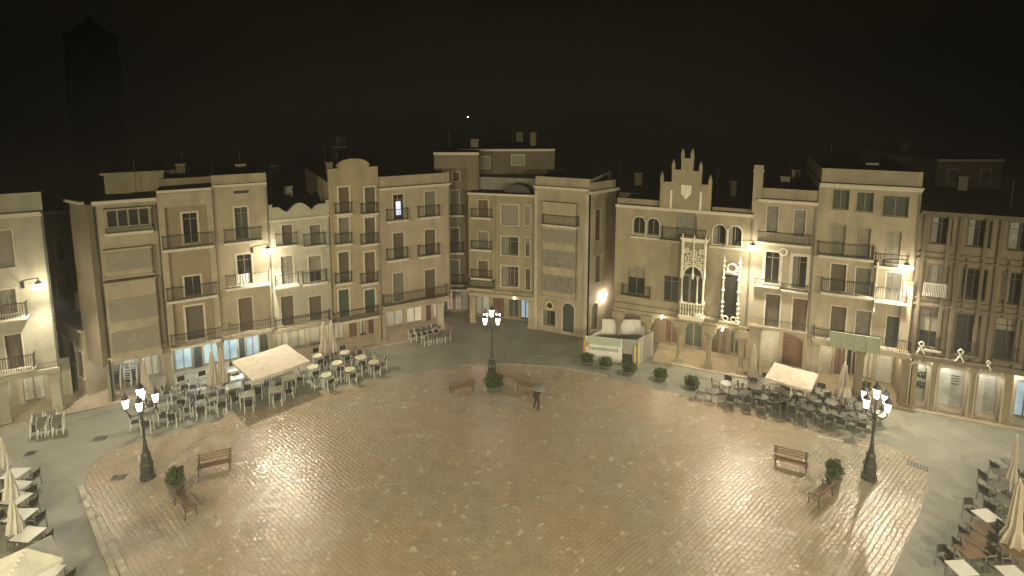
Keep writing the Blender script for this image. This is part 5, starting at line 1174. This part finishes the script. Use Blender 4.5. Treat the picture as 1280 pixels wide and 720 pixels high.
u = empty('umbrella', pp + Vector((.12, -.3, 0)), .3, 'light grey open umbrella held above the walking person', 'umbrella')
mb = MB(); mb.tube((.02, 0, 1.12), (.02, 0, 2.15), .012); mb.path([(.02, 0, 1.12), (.0, 0, 1.08), (-.03, 0, 1.1), (-.035, 0, 1.15)], .014); mb.build('shaft', 'iron', u)
mb = MB(); rg = []
for k in range(5):
    a = math.pi / 2 * (k + 1) / 5 * .85; rg.append([mb.pt(.02 + .50 * math.sin(a) * math.cos(2 * math.pi * (j + .5) / 16) * (1 if j % 2 else .97), .50 * math.sin(a) * math.sin(2 * math.pi * (j + .5) / 16) * (1 if j % 2 else .97), 1.70 + .42 * math.cos(a)) for j in range(16)])
tp = mb.pt(.02, 0, 2.13)
for j in range(16): mb.f.append([tp, rg[0][j], rg[0][(j + 1) % 16]])
for A_, B_ in zip(rg, rg[1:]):
    for j in range(16): mb.f.append([A_[j], B_[j], B_[(j + 1) % 16], A_[(j + 1) % 16]])
mb.build('canopy', 'brolly', u)
mb = MB()
for j in range(8): a = 2 * math.pi * j / 8 + .2; mb.tube((.02, 0, 1.9), (.02 + .42 * math.cos(a), .42 * math.sin(a), 1.87), .006, n=4)
mb.build('ribs', 'alu', u)

# ------------------------------------------------------------------ night sky
w = bpy.data.worlds.new('World'); sc.world = w; w.use_nodes = True; N, L = w.node_tree.nodes, w.node_tree.links; bg = N['Background']
tc = N.new('ShaderNodeTexCoord'); sp = N.new('ShaderNodeSeparateXYZ'); L.new(tc.outputs['Generated'], sp.inputs[0]); r = N.new('ShaderNodeValToRGB'); L.new(sp.outputs[2], r.inputs[0])
e = r.color_ramp.elements; e[0].position = 0; e[0].color = (.0034, .0031, .0017, 1); el = e.new(.13); el.color = (.0072, .0066, .0034, 1); e[-1].position = .5; e[-1].color = (.0040, .0036, .0020, 1)
ns = N.new('ShaderNodeTexNoise'); ns.inputs['Scale'].default_value = 2.2; ns.inputs['Detail'].default_value = 4; L.new(tc.outputs['Generated'], ns.inputs['Vector'])
r2 = N.new('ShaderNodeValToRGB'); L.new(ns.outputs['Fac'], r2.inputs[0]); r2.color_ramp.elements[0].position = .3; r2.color_ramp.elements[0].color = (.7, .7, .7, 1); r2.color_ramp.elements[1].position = .7; r2.color_ramp.elements[1].color = (1.25, 1.2, 1.15, 1)
mx = N.new('ShaderNodeMix'); mx.data_type = 'RGBA'; mx.blend_type = 'MULTIPLY'; mx.inputs[0].default_value = 1; L.new(r.outputs[0], mx.inputs[6]); L.new(r2.outputs[0], mx.inputs[7]); L.new(mx.outputs[2], bg.inputs[0]); bg.inputs[1].default_value = .8

HAZE = 0.0016
if HAZE:
    mb = MB(); mb.box(-260, 260, -8, 420, -1, 60); h = mb.build('haze', 'white'); tag(h, kind='stuff'); m = bpy.data.materials.new('night_mist'); m.use_nodes = True; N, L = links(m); N.clear()
    o = N.new('ShaderNodeOutputMaterial'); v = N.new('ShaderNodeVolumePrincipled'); v.inputs['Density'].default_value = HAZE; v.inputs['Color'].default_value = (.85, .85, .85, 1); L.new(v.outputs[0], o.inputs['Volume']); h.data.materials.clear(); h.data.materials.append(m)

for m in bpy.data.materials:
    pass
sc.view_settings.view_transform = 'Standard'; sc.view_settings.look = 'None'; sc.view_settings.exposure = .12; sc.view_settings.gamma = 1
cy = sc.cycles; sc.render.engine = 'CYCLES'; cy.use_denoising = True; cy.max_bounces = 5; cy.diffuse_bounces = 3; cy.glossy_bounces = 2; cy.transmission_bounces = 2; cy.sample_clamp_indirect = 4; cy.sample_clamp_direct = 0; cy.caustics_reflective = False; cy.caustics_refractive = False

fl = G(585, 146, 15.0); t = empty('distant_lamp', (fl.x, fl.y, 0), 0, 'tiny far-off white light in the dark above the roofs', 'street lamp')
mb = MB(); mb.tube((0, 0, 0), (0, 0, 14.7), .15); mb.build('mast', 'iron', t); mb = MB(); mb.lathe([(.1, 14.71), (.35, 14.8), (.35, 14.95), (.1, 15.1)], 10); mb.build('glass', 'flood', t)
